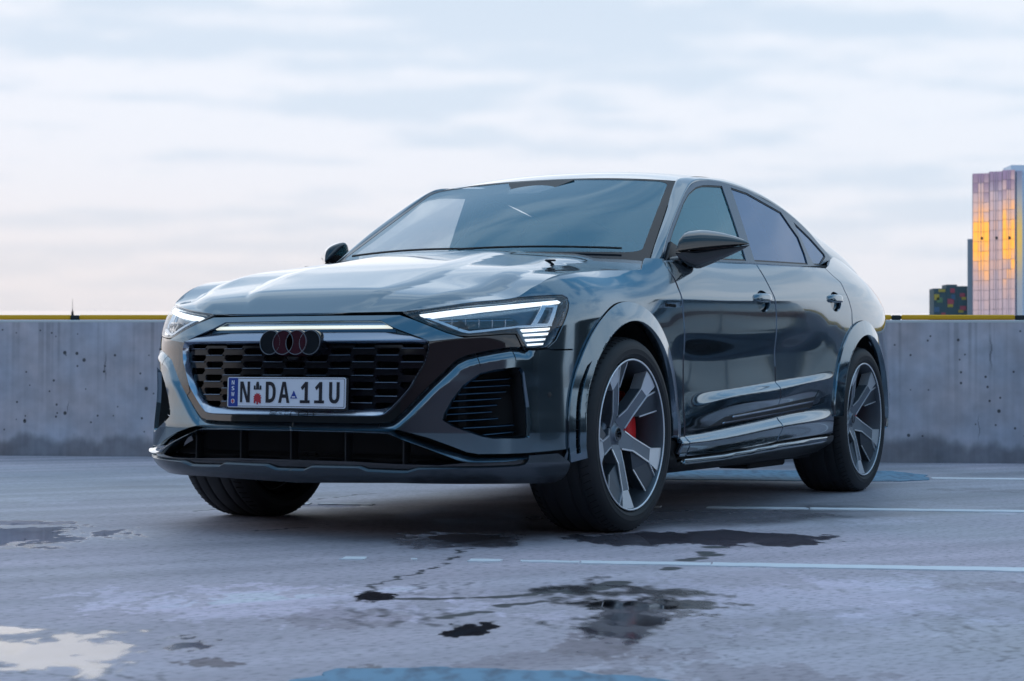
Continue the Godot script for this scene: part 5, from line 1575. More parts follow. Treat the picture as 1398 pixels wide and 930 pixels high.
func ragged_patch(outline: Array, y: float, sd: int, amp: float, step := 0.02, freq := 9.0) -> ArrayMesh:
	var n := wobble(sd, freq, 4)
	var p := PackedVector2Array()
	for i in outline.size():
		var a: Vector2 = outline[i]
		var b: Vector2 = outline[(i + 1) % outline.size()]
		var k := maxi(1, ceili(a.distance_to(b) / step))
		for t in k:
			var q := a.lerp(b, float(t) / k)
			p.append(q + Vector2(n.get_noise_2d(q.x, q.y), n.get_noise_2d(q.x + 40.0, q.y - 9.0)) * amp)
	var sh := Shape.new()
	var ti := Geometry2D.triangulate_polygon(p)
	for k in range(0, ti.size(), 3):
		sh.flat_tri(Vector3(p[ti[k]].x, y, p[ti[k]].y), Vector3(p[ti[k + 1]].x, y, p[ti[k + 1]].y), Vector3(p[ti[k + 2]].x, y, p[ti[k + 2]].y), Vector3.UP)
	for i in p.size():
		var a := p[i]
		var b := p[(i + 1) % p.size()]
		sh.flat_quad(Vector3(a.x, y, a.y), Vector3(b.x, y, b.y), Vector3(b.x, y - 0.004, b.y), Vector3(a.x, y - 0.004, a.y), Vector3(b.y - a.y, 0, a.x - b.x))
	return sh.mesh()

func setting(o: Node) -> void:
	o.set_meta("kind", "structure")

func place() -> void:
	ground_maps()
	var grain := fine_grain(5, 0.05, 0.58)
	var d := StandardMaterial3D.new()
	d.resource_name = "concrete_deck"
	d.albedo_color = Color(0.86, 0.825, 0.83).linear_to_srgb()
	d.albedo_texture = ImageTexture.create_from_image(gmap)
	d.roughness = 1.0
	d.roughness_texture = ImageTexture.create_from_image(rmap)
	d.roughness_texture_channel = BaseMaterial3D.TEXTURE_CHANNEL_RED
	d.detail_enabled = true
	d.detail_albedo = grain
	d.detail_blend_mode = BaseMaterial3D.BLEND_MODE_MUL
	d.detail_uv_layer = BaseMaterial3D.DETAIL_UV_2
	d.texture_repeat = true
	var x0 := MAP_AT.x
	var x1 := MAP_AT.x + MAP_SIZE.x
	var z0 := MAP_AT.y
	var z1 := MAP_AT.y + MAP_SIZE.y
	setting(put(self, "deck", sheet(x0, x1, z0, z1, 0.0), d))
	var plain := StandardMaterial3D.new()
	plain.resource_name = "concrete_plain"
	plain.albedo_color = Color(0.86 * 0.61, 0.825 * 0.60, 0.83 * 0.63).linear_to_srgb()
	plain.roughness = 0.6
	plain.detail_enabled = true
	plain.detail_albedo = grain
	plain.detail_blend_mode = BaseMaterial3D.BLEND_MODE_MUL
	plain.detail_uv_layer = BaseMaterial3D.DETAIL_UV_2
	for r in [[-26.0, 30.0, z1, 16.0], [-26.0, x0, z0, z1], [x1, 30.0, z0, z1]]:
		setting(put(self, "deck", sheet(r[0], r[1], r[2], r[3], 0.0), plain))
	markings()
	walls()
	city()

func markings() -> void:
	var white := mat("line_white", Color(0.86, 0.86, 0.88), 0.6)
	var blue := mat("bay_blue", Color(0.13, 0.30, 0.44), 0.55)
	var worn := NoiseTexture2D.new()
	worn.width = 512
	worn.height = 512
	worn.seamless = true
	worn.noise = wobble(77, 0.02, 5)
	var wg := Gradient.new()
	wg.offsets = PackedFloat32Array([0.0, 0.35, 0.55, 1.0])
	wg.colors = PackedColorArray([Color(0.62, 0.62, 0.64), Color(0.86, 0.86, 0.87), Color(0.97, 0.97, 0.97), Color(1, 1, 1)])
	worn.color_ramp = wg
	for m in [blue]:
		m.albedo_texture = worn
		m.uv1_triplanar = true
		m.uv1_world_triplanar = true
		m.uv1_scale = Vector3(1.3, 1.3, 0.5)
	var run := func(a: Vector2, b: Vector2, w: float, sd: int) -> void:
		var s := (b - a).normalized().orthogonal() * w * 0.5
		setting(put(self, "painted_line", ragged_patch([a - s, b - s, b + s, a + s], 0.004, sd, 0.017, 0.03, 8.0), white))
	# the bay line in front, worn through towards its left end
	var dir := (Vector2(1.607, -5.996) - Vector2(0.028, -6.225)).normalized()
	var a0 := Vector2(0.028, -6.225)
	for seg in [[-0.585, -0.515, 0.07], [-0.36, -0.34, 0.03], [-0.165, -0.065, 0.075], [0.0, 0.19, 0.055], [0.20, 0.62, 0.09], [0.625, 1.9, 0.11], [1.905, 4.5, 0.11]]:
		run.call(a0 + dir * seg[0], a0 + dir * seg[1], seg[2], int(seg[0] * 100.0) + 300)
	var b0 := Vector2(0.60, -8.775)
	for seg in [[-0.05, 0.09, 0.07], [0.30, 0.75, 0.085], [0.76, 1.9, 0.115], [1.92, 4.5, 0.12]]:
		run.call(b0 + dir * seg[0], b0 + dir * seg[1], seg[2], int(seg[0] * 100.0) + 400)
	for seg in [[-1.9, -1.55, 0.08], [-1.5, -1.25, 0.06]]:
		run.call(b0 + dir * seg[0] + Vector2(0, 0.10), b0 + dir * seg[1] + Vector2(0, 0.12), seg[2], int(seg[0] * 100.0) + 500)
	var c0 := Vector2(2.46, -11.20)
	run.call(c0, c0 + dir * 2.6, 0.14, 600)
	# blue painted panels of the bays
	setting(put(self, "painted_panel", ragged_patch([Vector2(0.60, -11.85), Vector2(1.585, -12.05), Vector2(2.40, -11.98), Vector2(2.50, -11.55), Vector2(2.40, -11.05), Vector2(2.2, -10.86), Vector2(1.676, -10.9), Vector2(0.6, -11.02)], 0.004, 610, 0.05, 0.05, 3.0), blue))
	setting(put(self, "painted_panel", ragged_patch([Vector2(-0.47, -3.5), Vector2(-0.43, -3.80), Vector2(-0.37, -3.93), Vector2(-0.301, -3.975), Vector2(-0.09, -3.965), Vector2(0.154, -3.925), Vector2(0.30, -3.83), Vector2(0.42, -3.65), Vector2(0.45, -3.45)], 0.004, 611, 0.035), blue))

func wall_picture() -> ImageTexture:
	var w := 2048
	var h := 224
	var im := Image.create(w, h, false, Image.FORMAT_RGB8)
	var a := wobble(301, 0.006, 4)
	var b := wobble(302, 0.03, 4)
	var st := wobble(303, 0.05, 3)
	var low := wobble(304, 0.012, 3)
	for y in h:
		for x in w:
			var v := 0.80 + 0.07 * a.get_noise_2d(x, y * 2.0) + 0.05 * b.get_noise_2d(x, y)
			v += 0.03 * st.get_noise_2d(x * 1.6, y * 0.05)
			# runs of dirt from the top edge
			var run := st.get_noise_2d(x * 0.9 + 400.0, 8.0)
			v -= 0.09 * smoothstep(0.1, 0.5, run) * (1.0 - smoothstep(0.0, 0.75, float(y) / h + 0.3 * a.get_noise_2d(x * 3.0, 5.0)))
			# damp foot
			var foot := 0.86 + 0.09 * low.get_noise_2d(x, 3.0) + 0.02 * b.get_noise_2d(x * 2.0, y)
			v -= 0.20 * smoothstep(foot - 0.045, foot + 0.03, float(y) / h)
			var warm := 0.5 + 0.9 * a.get_noise_2d(x + 900.0, y)
			im.set_pixel(x, y, Color(v * lerpf(0.97, 1.03, warm), v * 0.985, v * lerpf(1.03, 0.99, warm)))
	var rng := RandomNumberGenerator.new()
	rng.seed = 17
	for k in 240:
		var cx := rng.randf_range(4, w - 4)
		var cy := rng.randf_range(12, h * 0.82)
		var r := rng.randf_range(0.7, 1.6) if k % 11 else rng.randf_range(1.6, 2.6)
		for dy in range(-5, 6):
			for dx in range(-5, 6):
				var l := Vector2(dx, dy * 0.9).length()
				if l > r + 0.8:
					continue
				var x := int(cx) + dx
				var y := int(cy) + dy
				if x < 0 or y < 0 or x >= w or y >= h:
					continue
				var g := im.get_pixel(x, y)
				var kk := (1.0 - smoothstep(r - 0.5, r + 0.8, l)) * rng.randf_range(0.45, 0.62)
				im.set_pixel(x, y, g.darkened(kk))
	for k in 26:       # longer scratches and rust runs
		var x2 := rng.randf_range(10, w - 10)
		var y2 := rng.randf_range(10, h * 0.8)
		var len_ := rng.randf_range(12, 60)
		var wid := rng.randf_range(0.8, 2.4)
		for t in int(len_):
			for dx in range(-3, 4):
				var x3 := int(x2 + dx + sin(t * 0.2 + k) * 1.2)
				var y3 := int(y2 + t)
				if x3 < 0 or y3 >= h or x3 >= w:
					continue
				var kk2 := (1.0 - smoothstep(0.0, wid, absf(dx))) * 0.30 * sin(PI * t / len_)
				im.set_pixel(x3, y3, im.get_pixel(x3, y3).darkened(kk2))
	return ImageTexture.create_from_image(im)

func walls() -> void:
	var face := StandardMaterial3D.new()
	face.resource_name = "wall_concrete"
	face.albedo_color = Color(0.93, 0.885, 0.90).linear_to_srgb()
	face.albedo_texture = wall_picture()
	face.roughness = 0.75
	var wall := thing("parapet_wall", "low stained concrete wall behind the car with a damp foot", "wall", Vector3(-0.1, 0, -13.47), 0.0)
	wall.rotation.y = -0.1047
	for k in [-1, 0, 1, 2]:
		var sh := Shape.new()
		var xa: float = -4.6 + 9.2 * k + 0.004
		var xb: float = xa + 9.192
		sh.flat_quad(Vector3(xa, 0.966, 0.004), Vector3(xb, 0.966, 0.004), Vector3(xb, -0.01, 0.004), Vector3(xa, -0.01, 0.004), Vector3.BACK)
		sh.flat_quad(Vector3(xa, 0.955, 0), Vector3(xa, 0.955, -0.2), Vector3(xa, -0.01, -0.2), Vector3(xa, -0.01, 0), Vector3.LEFT)
		sh.flat_quad(Vector3(xb, 0.955, 0), Vector3(xb, 0.955, -0.2), Vector3(xb, -0.01, -0.2), Vector3(xb, -0.01, 0), Vector3.RIGHT)
		sh.flat_quad(Vector3(xa, 0.955, -0.2), Vector3(xb, 0.955, -0.2), Vector3(xb, -0.01, -0.2), Vector3(xa, -0.01, -0.2), Vector3.FORWARD)
		put(wall, "wall_panel", sh.mesh(), face)
		sh = Shape.new()
		sh.box(Vector3((xa + xb) * 0.5, 0.970, -0.1), Vector3(9.192, 0.028, 0.206), 0.006)
		put(wall, "coping", sh.mesh(), mt.cap)
	# striped edge bar on the coping
	var bar := thing("striped_edge_bar", "yellow and black striped bar running along the top of the concrete wall", "rail", Vector3(-0.1, 0.985, -13.47))
	bar.rotation.y = -0.1047
	var x := -8.9
	var n := 0
	while x < 9.0:
		var sh := Shape.new()
		sh.box(Vector3(x + 0.385, 0.018, -0.03), Vector3(0.77, 0.034, 0.05), 0.008)
		put(bar, "yellow_length", sh.mesh(), mt.yellow)
		sh = Shape.new()
		sh.box(Vector3(x + 0.77 + 0.033, 0.016, -0.03), Vector3(0.064, 0.033, 0.053), 0.006)
		put(bar, "black_joint", sh.mesh(), mt.joint_black)
		x += 0.836
		n += 1
	# unseen blocks added at the back and sides for dark reflections in the paint
	var dim := mat("added_dark_grey", Color(0.075, 0.085, 0.09), 0.8)
	var dim2 := mat("added_dark", Color(0.035, 0.045, 0.05), 0.7)
	var dim3 := mat("added_reddish", Color(0.21, 0.15, 0.165), 0.75)
	var dim4 := mat("added_grey", Color(0.14, 0.155, 0.16), 0.75)
	var k2 := 0
	for b in [[Vector3(15.5, 0, -5.5), Vector3(7, 2.6, 5.0), dim], [Vector3(17, 0, -14.5), Vector3(5.0, 3.4, 6.0), dim2], [Vector3(17.5, 0, 3.5), Vector3(7, 4.2, 8.0), dim2], [Vector3(-3, 0, 15.0), Vector3(34, 7.0, 5.0), dim3], [Vector3(-18, 0, 6.0), Vector3(6, 8.5, 15.0), dim4]]:
		var names := ["low dark block added out of view right of the parked car, mirrored in its doors", "dark block added out of view at the far right, mirrored in the rear door", "tall dark block added on the right beside the camera for reflections", "long reddish block added behind the camera for reflections", "grey block added on the left behind the camera for reflections"]
		var o := thing("added_block", names[k2], "building", b[0])
		var sh := Shape.new()
		sh.box(Vector3(0, b[1].y * 0.5, 0), b[1], 0.03)
		put(o, "wall", sh.mesh(), b[2])
		sh = Shape.new()
		sh.box(Vector3(0, b[1].y + 0.06, 0), Vector3(b[1].x + 0.2, 0.12, b[1].z + 0.2), 0.02)
		put(o, "roof", sh.mesh(), mt.cap)
		k2 += 1

func city() -> void:
	var land := mat("city_ground", Color(0.14, 0.15, 0.15), 0.9)
	setting(put(self, "city_ground", sheet(-6000, 6000, -9000, 3000, -32.0), land))
	var D := 1100.0
	var X := func(px: float) -> float: return (px - 699.0) / 2606.24 * D
	var Y := func(py: float) -> float: return (507.7 - py) / 2606.24 * D + 0.6
	var pane := mat("tower_glass", Color(0.56, 0.52, 0.64), 0.012, 0.95)
	var pane2 := mat("tower_glass_blue", Color(0.30, 0.44, 0.62), 0.05, 0.85)
	var fin := mat("tower_fin", Color(0.36, 0.34, 0.42), 0.4, 0.6)
	var xm: float = (X.call(1329.0) + X.call(1385.5)) * 0.5
	var t := thing("glass_tower", "tall mirrored glass tower catching golden sunset light above the wall at right", "tower", Vector3(xm, -32, -D), -0.349)
	var cols_ := [[1329.0, 1351.3, 0.0, 233.5], [1351.3, 1368.6, -0.075, 231.5], [1368.6, 1385.5, 0.012, 230.0]]
	var rng := RandomNumberGenerator.new()
	rng.seed = 5
	for c in cols_:
		var xa: float = X.call(c[0]) - xm
		var xb: float = X.call(c[1]) - xm
		var top: float = Y.call(c[3]) + 32.0
		var mid := (xa + xb) * 0.5
		var hw := (xb - xa) * 0.5
		var sh := Shape.new()
		sh.box(Vector3(mid, top * 0.5 - 0.3, -9.3), Vector3(hw * 2.0 - 0.3, top - 0.6, 18.0), 0.1)
		put(t, "tower_core", sh.mesh(), fin)
		# mirrored panes, each set a little out of true so that it catches another bit of sky
		var rows_ := 22
		for r in rows_:
			var y0 := lerpf(24.0, top, float(r) / rows_)
			var y1 := lerpf(24.0, top, float(r + 1) / rows_) - 0.12
			for k in 3:
				var px := mid + (k - 1.0) * hw * 2.0 / 3.0
				sh = Shape.new()
				sh.box(Vector3.ZERO, Vector3(hw * 2.0 / 3.0 - 0.12, y1 - y0, 0.3), 0.04, Transform3D(Basis(Vector3.UP, c[2] + rng.randf_range(-0.009, 0.009)) * Basis(Vector3.RIGHT, rng.randf_range(-0.003, 0.003)), Vector3(px, (y0 + y1) * 0.5, 0.3)))
				put(t, "pane", sh.mesh(), pane)
		for k in 3:
			var f := Shape.new()
			f.box(Vector3(mid + lerpf(-hw, hw, k / 2.0), top * 0.5, 0.45), Vector3(0.3, top - 1.0, 0.9), 0.02)
			put(t, "fin", f.mesh(), fin)
		var v := Shape.new()
		v.box(Vector3(mid + hw * 0.1, Y.call(323.0) + 32.0, 0.9), Vector3(1.3, 1.5, 0.8), 0.1)
		put(t, "vent", v.mesh(), mt.joint_black)
	var sd := Shape.new()
	var sx0: float = X.call(1385.7) - xm
	var sx1: float = X.call(1393.8) - xm
	var stop: float = Y.call(230.5) + 32.0
	sd.box(Vector3((sx0 + sx1) * 0.5, stop * 0.5, -34.0), Vector3((sx1 - sx0) * 1.15, stop, 60.0), 0.1)
	put(t, "side_facade", sd.mesh(), pane2)
	sd = Shape.new()
	var wx0: float = X.call(1321.0) - xm
	var wx1: float = X.call(1328.8) - xm
	var wt: float = Y.call(323.0) + 32.0
	sd.box(Vector3((wx0 + wx1) * 0.5, wt * 0.5, -10.0), Vector3(wx1 - wx0, wt, 14.0), 0.1)
	put(t, "side_wing", sd.mesh(), mat("wing_glass", Color(0.22, 0.31, 0.40), 0.45, 0.5))
	var t2 := thing("blue_tower", "edge of a second blue glass tower cut off by the right border", "tower", Vector3(X.call(1395.2) + 12.0, -32, -D - 40.0))
	sd = Shape.new()
	sd.box(Vector3(0, (Y.call(229.0) + 32.0) * 0.52, 0), Vector3(20.0, (Y.call(229.0) + 32.0) * 1.04, 18.0), 0.1)
	put(t2, "facade", sd.mesh(), pane2)
	for k in 3:
		var f2 := Shape.new()
		f2.box(Vector3(-9.6 + 1.2 * k, 70.0, 9.1), Vector3(0.3, 138.0, 0.3), 0.0)
		put(t2, "fin", f2.mesh(), fin)
	# low block with coloured panels
	var teal := mat("teal_cladding", Color(0.018, 0.075, 0.10), 0.6)
	var bx: float = X.call(1298.0)
	var blk := thing("panelled_block", "low dark teal building with blurred coloured panels left of the glass tower", "building", Vector3(bx * 1.011, -32, -D - 12.0))
	for q in [[1275.0, 1292.0, 392.0], [1292.2, 1307.0, 386.7], [1307.2, 1321.0, 388.8]]:
		var xa2: float = (X.call(q[0]) - bx) * 1.011
		var xb2: float = (X.call(q[1]) - bx) * 1.011
		var tp: float = (Y.call(q[2])) * 1.011 + 32.0
		sd = Shape.new()
		sd.box(Vector3((xa2 + xb2) * 0.5, tp * 0.5, -6.0), Vector3(xb2 - xa2, tp, 12.0), 0.1)
		put(blk, "volume", sd.mesh(), teal)
	var hues := {"a": mat("panel_yellow", Color(0.45, 0.36, 0.03), 0.6), "b": mat("panel_red", Color(0.40, 0.05, 0.09), 0.6), "c": mat("panel_green", Color(0.10, 0.22, 0.10), 0.6), "d": mat("panel_blue", Color(0.03, 0.12, 0.24), 0.6)}
	for q in [[1279.0, 404.0, "a", 3.0, 3.4], [1283.0, 408.0, "c", 3.4, 3.0], [1286.0, 395.0, "a", 4.0, 1.6], [1300.5, 395.0, "b", 2.6, 2.6], [1298.0, 410.0, "b", 3.6, 3.2], [1297.5, 415.5, "a", 3.2, 1.8], [1301.5, 404.0, "d", 2.2, 3.0], [1314.0, 401.0, "b", 3.0, 2.2], [1316.0, 405.5, "a", 2.6, 1.6], [1315.0, 419.0, "b", 3.6, 2.6], [1312.0, 423.0, "a", 3.0, 1.6], [1279.0, 421.0, "d", 3.0, 3.0], [1288.0, 427.0, "b", 2.4, 1.6]]:
		sd = Shape.new()
		sd.box(Vector3((X.call(q[0]) - bx) * 1.011, Y.call(q[1]) * 1.011 + 32.0, 0.15), Vector3(q[3], q[4], 0.3), 0.05)
		put(blk, "panel", sd.mesh(), hues[q[2]])
	var mast := thing("lattice_mast", "tiny distant mast poking above the left end of the wall", "mast", Vector3((98.5 - 699.0) / 2606.24 * 900.0, -32, -900.0))
	sd = Shape.new()
	sd.lathe([Vector2(1.3, 0.0), Vector2(0.8, 58.0), Vector2(0.5, 60.2), Vector2(0.13, 61.3), Vector2(0.06, 66.5), Vector2(0.0, 66.6)], 10)
	for i in sd.v.size():
		sd.v[i] = Vector3(sd.v[i].y, sd.v[i].x, sd.v[i].z)
		sd.n[i] = Vector3(sd.n[i].y, sd.n[i].x, sd.n[i].z)
	put(mast, "shaft", sd.mesh(), mat("mast_grey", Color(0.12, 0.15, 0.18), 0.7))

# ------------------------------------------------------------------ naming
var used := {}
func numbered(called: String) -> String:
	if not used.has(called):
		used[called] = 0
		return called
	used[called] += 1
	return "%s_%03d" % [called, used[called]]

func thing(called: String, label: String, category: String, at := Vector3.ZERO, turn := 0.0, group := "") -> Node3D:
	var o := Node3D.new()
	o.name = numbered(called)
	add_child(o)
	o.position = at
	o.rotation.y = turn
	tag(o, label, category, group)
	return o

func tag(o: Node, label: String, category: String, group := "") -> void:
	if label != "":
		o.set_meta("label", label)
	if category != "":
		o.set_meta("category", category)
	if group != "":
		o.set_meta("group", group)

func put(parent: Node3D, called: String, mesh: Mesh, mat: Material, label := "") -> MeshInstance3D:
	var o := MeshInstance3D.new()
	o.name = called
	o.mesh = mesh
	o.material_override = mat
	parent.add_child(o, true)
	if label != "":
		o.set_meta("label", label)
	return o

# ------------------------------------------------------------------ mesh building
class Shape:
	var v := PackedVector3Array()
	var n := PackedVector3Array()
	var uv := PackedVector2Array()
	var ix := PackedInt32Array()
	func vert(p: Vector3, nn: Vector3, t := Vector2.ZERO) -> int:
		v.append(p)
		n.append(nn)
		uv.append(t)
		return v.size() - 1
	func tri(a: int, b: int, c: int) -> void:
		var g := (v[b] - v[a]).cross(v[c] - v[a])
		if g.length_squared() < 1e-16:
			return
		if g.dot(n[a] + n[b] + n[c]) > 0.0:
			ix.append(a); ix.append(c); ix.append(b)
		else:
			ix.append(a); ix.append(b); ix.append(c)
	func quad(a: int, b: int, c: int, d: int) -> void:
		tri(a, b, c)
		tri(a, c, d)
	func flat_tri(a: Vector3, b: Vector3, c: Vector3, out: Vector3) -> void:
		var g := (b - a).cross(c - a)
		if g.length_squared() < 1e-16:
			return
		g = g.normalized()
		if g.dot(out) < 0.0:
			g = -g
		tri(vert(a, g), vert(b, g), vert(c, g))
	func flat_quad(a: Vector3, b: Vector3, c: Vector3, d: Vector3, out: Vector3) -> void:
		var g := (c - a).cross(d - b)
		if g.length_squared() < 1e-16:
			return
		g = g.normalized()
		if g.dot(out) < 0.0:
			g = -g
		quad(vert(a, g, Vector2(0, 0)), vert(b, g, Vector2(1, 0)), vert(c, g, Vector2(1, 1)), vert(d, g, Vector2(0, 1)))
	# chamfered box
	func box(c: Vector3, s: Vector3, ch := 0.0, t := Transform3D.IDENTITY) -> void:
		var h := s * 0.5
		ch = minf(ch, minf(h.x, minf(h.y, h.z)) * 0.9)
		var first := v.size()
		for ax in 3:
			var b1 := (ax + 1) % 3
			var b2 := (ax + 2) % 3
			for sg in [-1.0, 1.0]:
				var q := []
				for k in [[-1, -1], [1, -1], [1, 1], [-1, 1]]:
					var p := Vector3.ZERO
					p[ax] = sg * h[ax]
					p[b1] = k[0] * (h[b1] - ch)
					p[b2] = k[1] * (h[b2] - ch)
					q.append(c + p)
				var o := Vector3.ZERO
				o[ax] = sg
				flat_quad(q[0], q[1], q[2], q[3], o)
			if ch > 0.0:
				for s1 in [-1.0, 1.0]:
					for s2 in [-1.0, 1.0]:
						var q2 := []
						for e in [[-1, 0], [1, 0], [1, 1], [-1, 1]]:
							var p2 := Vector3.ZERO
							p2[ax] = e[0] * (h[ax] - ch)
							p2[b1] = s1 * (h[b1] if e[1] == 0 else h[b1] - ch)
							p2[b2] = s2 * (h[b2] - ch if e[1] == 0 else h[b2])
							q2.append(c + p2)
						var o2 := Vector3.ZERO
						o2[b1] = s1
						o2[b2] = s2
						flat_quad(q2[0], q2[1], q2[2], q2[3], o2)
		if ch > 0.0:
			for sx in [-1.0, 1.0]:
				for sy in [-1.0, 1.0]:
					for sz in [-1.0, 1.0]:
						var sv := Vector3(sx, sy, sz)
						flat_tri(c + sv * Vector3(h.x, h.y - ch, h.z - ch), c + sv * Vector3(h.x - ch, h.y, h.z - ch), c + sv * Vector3(h.x - ch, h.y - ch, h.z), sv)
		if t != Transform3D.IDENTITY:
			for i in range(first, v.size()):
				v[i] = t * v[i]
				n[i] = (t.basis * n[i]).normalized()
	# a grid of points with smooth normals, oriented by «out» (a point the surface faces away from, or a direction)
	func grid(p: Array, out: Vector3, closed := false) -> void:
		var r := p.size()
		var c: int = p[0].size()
		var base := v.size()
		for i in r:
			for j in c:
				var i0 := maxi(i - 1, 0)
				var i1 := mini(i + 1, r - 1)
				var j0 := j - 1
				var j1 := j + 1
				if closed:
					j0 = (j - 1 + c - 1) % (c - 1)
					j1 = (j + 1) % (c - 1)
				else:
					j0 = maxi(j0, 0)
					j1 = mini(j1, c - 1)
				var du: Vector3 = p[i1][j] - p[i0][j]
				var dv: Vector3 = p[i][j1] - p[i][j0]
				var g := du.cross(dv)
				if g.length_squared() < 1e-14:
					var alt: Vector3 = p[mini(i + 1, r - 1)][j] - p[mini(i + 1, r - 1)][j0]
					g = du.cross(alt)
				g = g.normalized() if g.length_squared() > 1e-16 else out.normalized()
				vert(p[i][j], g, Vector2(float(j) / (c - 1), float(i) / (r - 1)))
		# one orientation for the whole grid
		var acc := 0.0
		for i in range(base, v.size()):
			acc += n[i].dot(out)
		if acc < 0.0:
			for i in range(base, v.size()):
				n[i] = -n[i]
		for i in r - 1:
			for j in c - 1:
				var a := base + i * c + j
				quad(a, a + 1, a + c + 1, a + c)
	# lathe round the x axis; profile of (radius, x); normals from the profile
	func lathe(prof: Array, seg := 72) -> void:
		var m := prof.size()
		var base := v.size()
		for k in seg + 1:
			var an := TAU * k / seg
			for i in m:
				var q: Vector2 = prof[i]
				var a: Vector2 = prof[maxi(i - 1, 0)]
				var b: Vector2 = prof[mini(i + 1, m - 1)]
				var d := (b - a)
				if d.length() < 1e-9:
					d = Vector2(0, 1)
				var nr := Vector2(-d.y, d.x).normalized()
				var rr := q.x
				vert(Vector3(q.y, rr * cos(an), rr * sin(an)), Vector3(nr.y, nr.x * cos(an), nr.x * sin(an)), Vector2(float(k) / seg, float(i) / m))
		for k in seg:
			for i in m - 1:
				var a0 := base + k * m + i
				var g := (v[a0 + m] - v[a0]).cross(v[a0 + 1] - v[a0])
				if (v[a0 + m] - v[a0]).length() < 1e-7:
					g = (v[a0 + m + 1] - v[a0 + 1]).cross(v[a0 + 1] - v[a0])
				quad(a0, a0 + 1, a0 + m + 1, a0 + m)
	func lathe_sharp(prof: Array, seg := 72) -> void:
		for i in prof.size() - 1:
			lathe([prof[i], prof[i + 1]], seg)
	# tube along points
	func tube(pts: Array, r: float, seg := 8, closed := false) -> void:
		var cnt := pts.size()
		var rows := []
		var ref := Vector3.UP
		for i in cnt:
			var t: Vector3 = (pts[(i + 1) % cnt] - pts[(i - 1 + cnt) % cnt]) if closed else (pts[mini(i + 1, cnt - 1)] - pts[maxi(i - 1, 0)])
			t = t.normalized()
			if absf(t.dot(ref)) > 0.95:
				ref = Vector3.RIGHT if absf(t.x) < 0.9 else Vector3.UP
			var s := t.cross(ref).normalized()
			var u := s.cross(t).normalized()
			rows.append([pts[i], s, u])
		if closed:
			rows.append(rows[0])
		var base := v.size()
		for row in rows:
			for k in seg + 1:
				var an := TAU * k / seg
				var d: Vector3 = row[1] * cos(an) + row[2] * sin(an)
				vert(row[0] + d * r, d)
		for i in rows.size() - 1:
			for k in seg:
				var a := base + i * (seg + 1) + k
				quad(a, a + 1, a + seg + 2, a + seg + 1)
		if not closed:
			for e in [0, rows.size() - 1]:
				var dirn: Vector3 = (rows[1][0] - rows[0][0]) * -1.0 if e == 0 else rows[e][0] - rows[e - 1][0]
				var cc := vert(rows[e][0], dirn.normalized())
				var ring := []
				for k in seg:
					ring.append(vert(v[base + e * (seg + 1) + k], dirn.normalized()))
				for k in seg:
					tri(cc, ring[k], ring[(k + 1) % seg])
	# a flat outline in the plane of axes ax, ay through o, thickened along az; edges bevelled by «bev»
	func slab(outline: PackedVector2Array, o: Vector3, ax: Vector3, ay: Vector3, az: Vector3, thick: float, bev := 0.0) -> void:
		var top := outline
		if bev > 0.0:
			var sh := Geometry2D.offset_polygon(outline, -bev)
			if sh.size() == 1 and sh[0].size() >= 3:
				top = sh[0]
		var to3 := func(q: Vector2, h: float) -> Vector3: return o + ax * q.x + ay * q.y + az * h
		var ti := Geometry2D.triangulate_polygon(top)
		for k in range(0, ti.size(), 3):
			flat_tri(to3.call(top[ti[k]], thick), to3.call(top[ti[k + 1]], thick), to3.call(top[ti[k + 2]], thick), az)
		var cen := Vector2.ZERO
		for q in outline:
			cen += q / outline.size()
		var ar := 0.0
		for i in outline.size():
			ar += outline[i].cross(outline[(i + 1) % outline.size()])
		var ccw := ar > 0.0
		var m := outline.size()
		for i in m:
			var a := outline[i]
			var b := outline[(i + 1) % m]
			var e := (b - a)
			var o2 := Vector2(e.y, -e.x) if ccw else Vector2(-e.y, e.x)
			var o3 := ax * o2.x + ay * o2.y
			flat_quad(to3.call(a, 0.0), to3.call(b, 0.0), to3.call(b, thick - bev), to3.call(a, thick - bev), o3)
		if bev > 0.0 and top != outline:
			var mt := top.size()
			for i in mt:
				var a2 := top[i]
				var b2 := top[(i + 1) % mt]
				var a1 := near_on(outline, a2)
				var b1 := near_on(outline, b2)
				flat_quad(to3.call(a2, thick), to3.call(b2, thick), to3.call(b1, thick - bev), to3.call(a1, thick - bev), az)
	func near_on(outline: PackedVector2Array, q: Vector2) -> Vector2:
		var best := outline[0]
		for c in outline:
			if c.distance_squared_to(q) < best.distance_squared_to(q):
				best = c
		return best
	func mirrored() -> Shape:
		var s := Shape.new()
		s.v = v.duplicate()
		s.n = n.duplicate()
		s.uv = uv.duplicate()
		for i in s.v.size():
			s.v[i].x = -s.v[i].x
			s.n[i].x = -s.n[i].x
		s.ix = ix.duplicate()
		for k in range(0, ix.size(), 3):
			s.ix[k + 1] = ix[k + 2]
			s.ix[k + 2] = ix[k + 1]
		return s
	func add(o: Shape) -> void:
		var base := v.size()
		v.append_array(o.v)
		n.append_array(o.n)
		uv.append_array(o.uv)
		for k in o.ix:
			ix.append(base + k)
	func both() -> Shape:
		add(mirrored())
		return self
	func mesh() -> ArrayMesh:
		var m := ArrayMesh.new()
		if ix.size() == 0:
			return m
		var a := []
		a.resize(Mesh.ARRAY_MAX)
		a[Mesh.ARRAY_VERTEX] = v
		a[Mesh.ARRAY_NORMAL] = n
		a[Mesh.ARRAY_TEX_UV] = uv
		a[Mesh.ARRAY_INDEX] = ix
		m.add_surface_from_arrays(Mesh.PRIMITIVE_TRIANGLES, a)
		return m

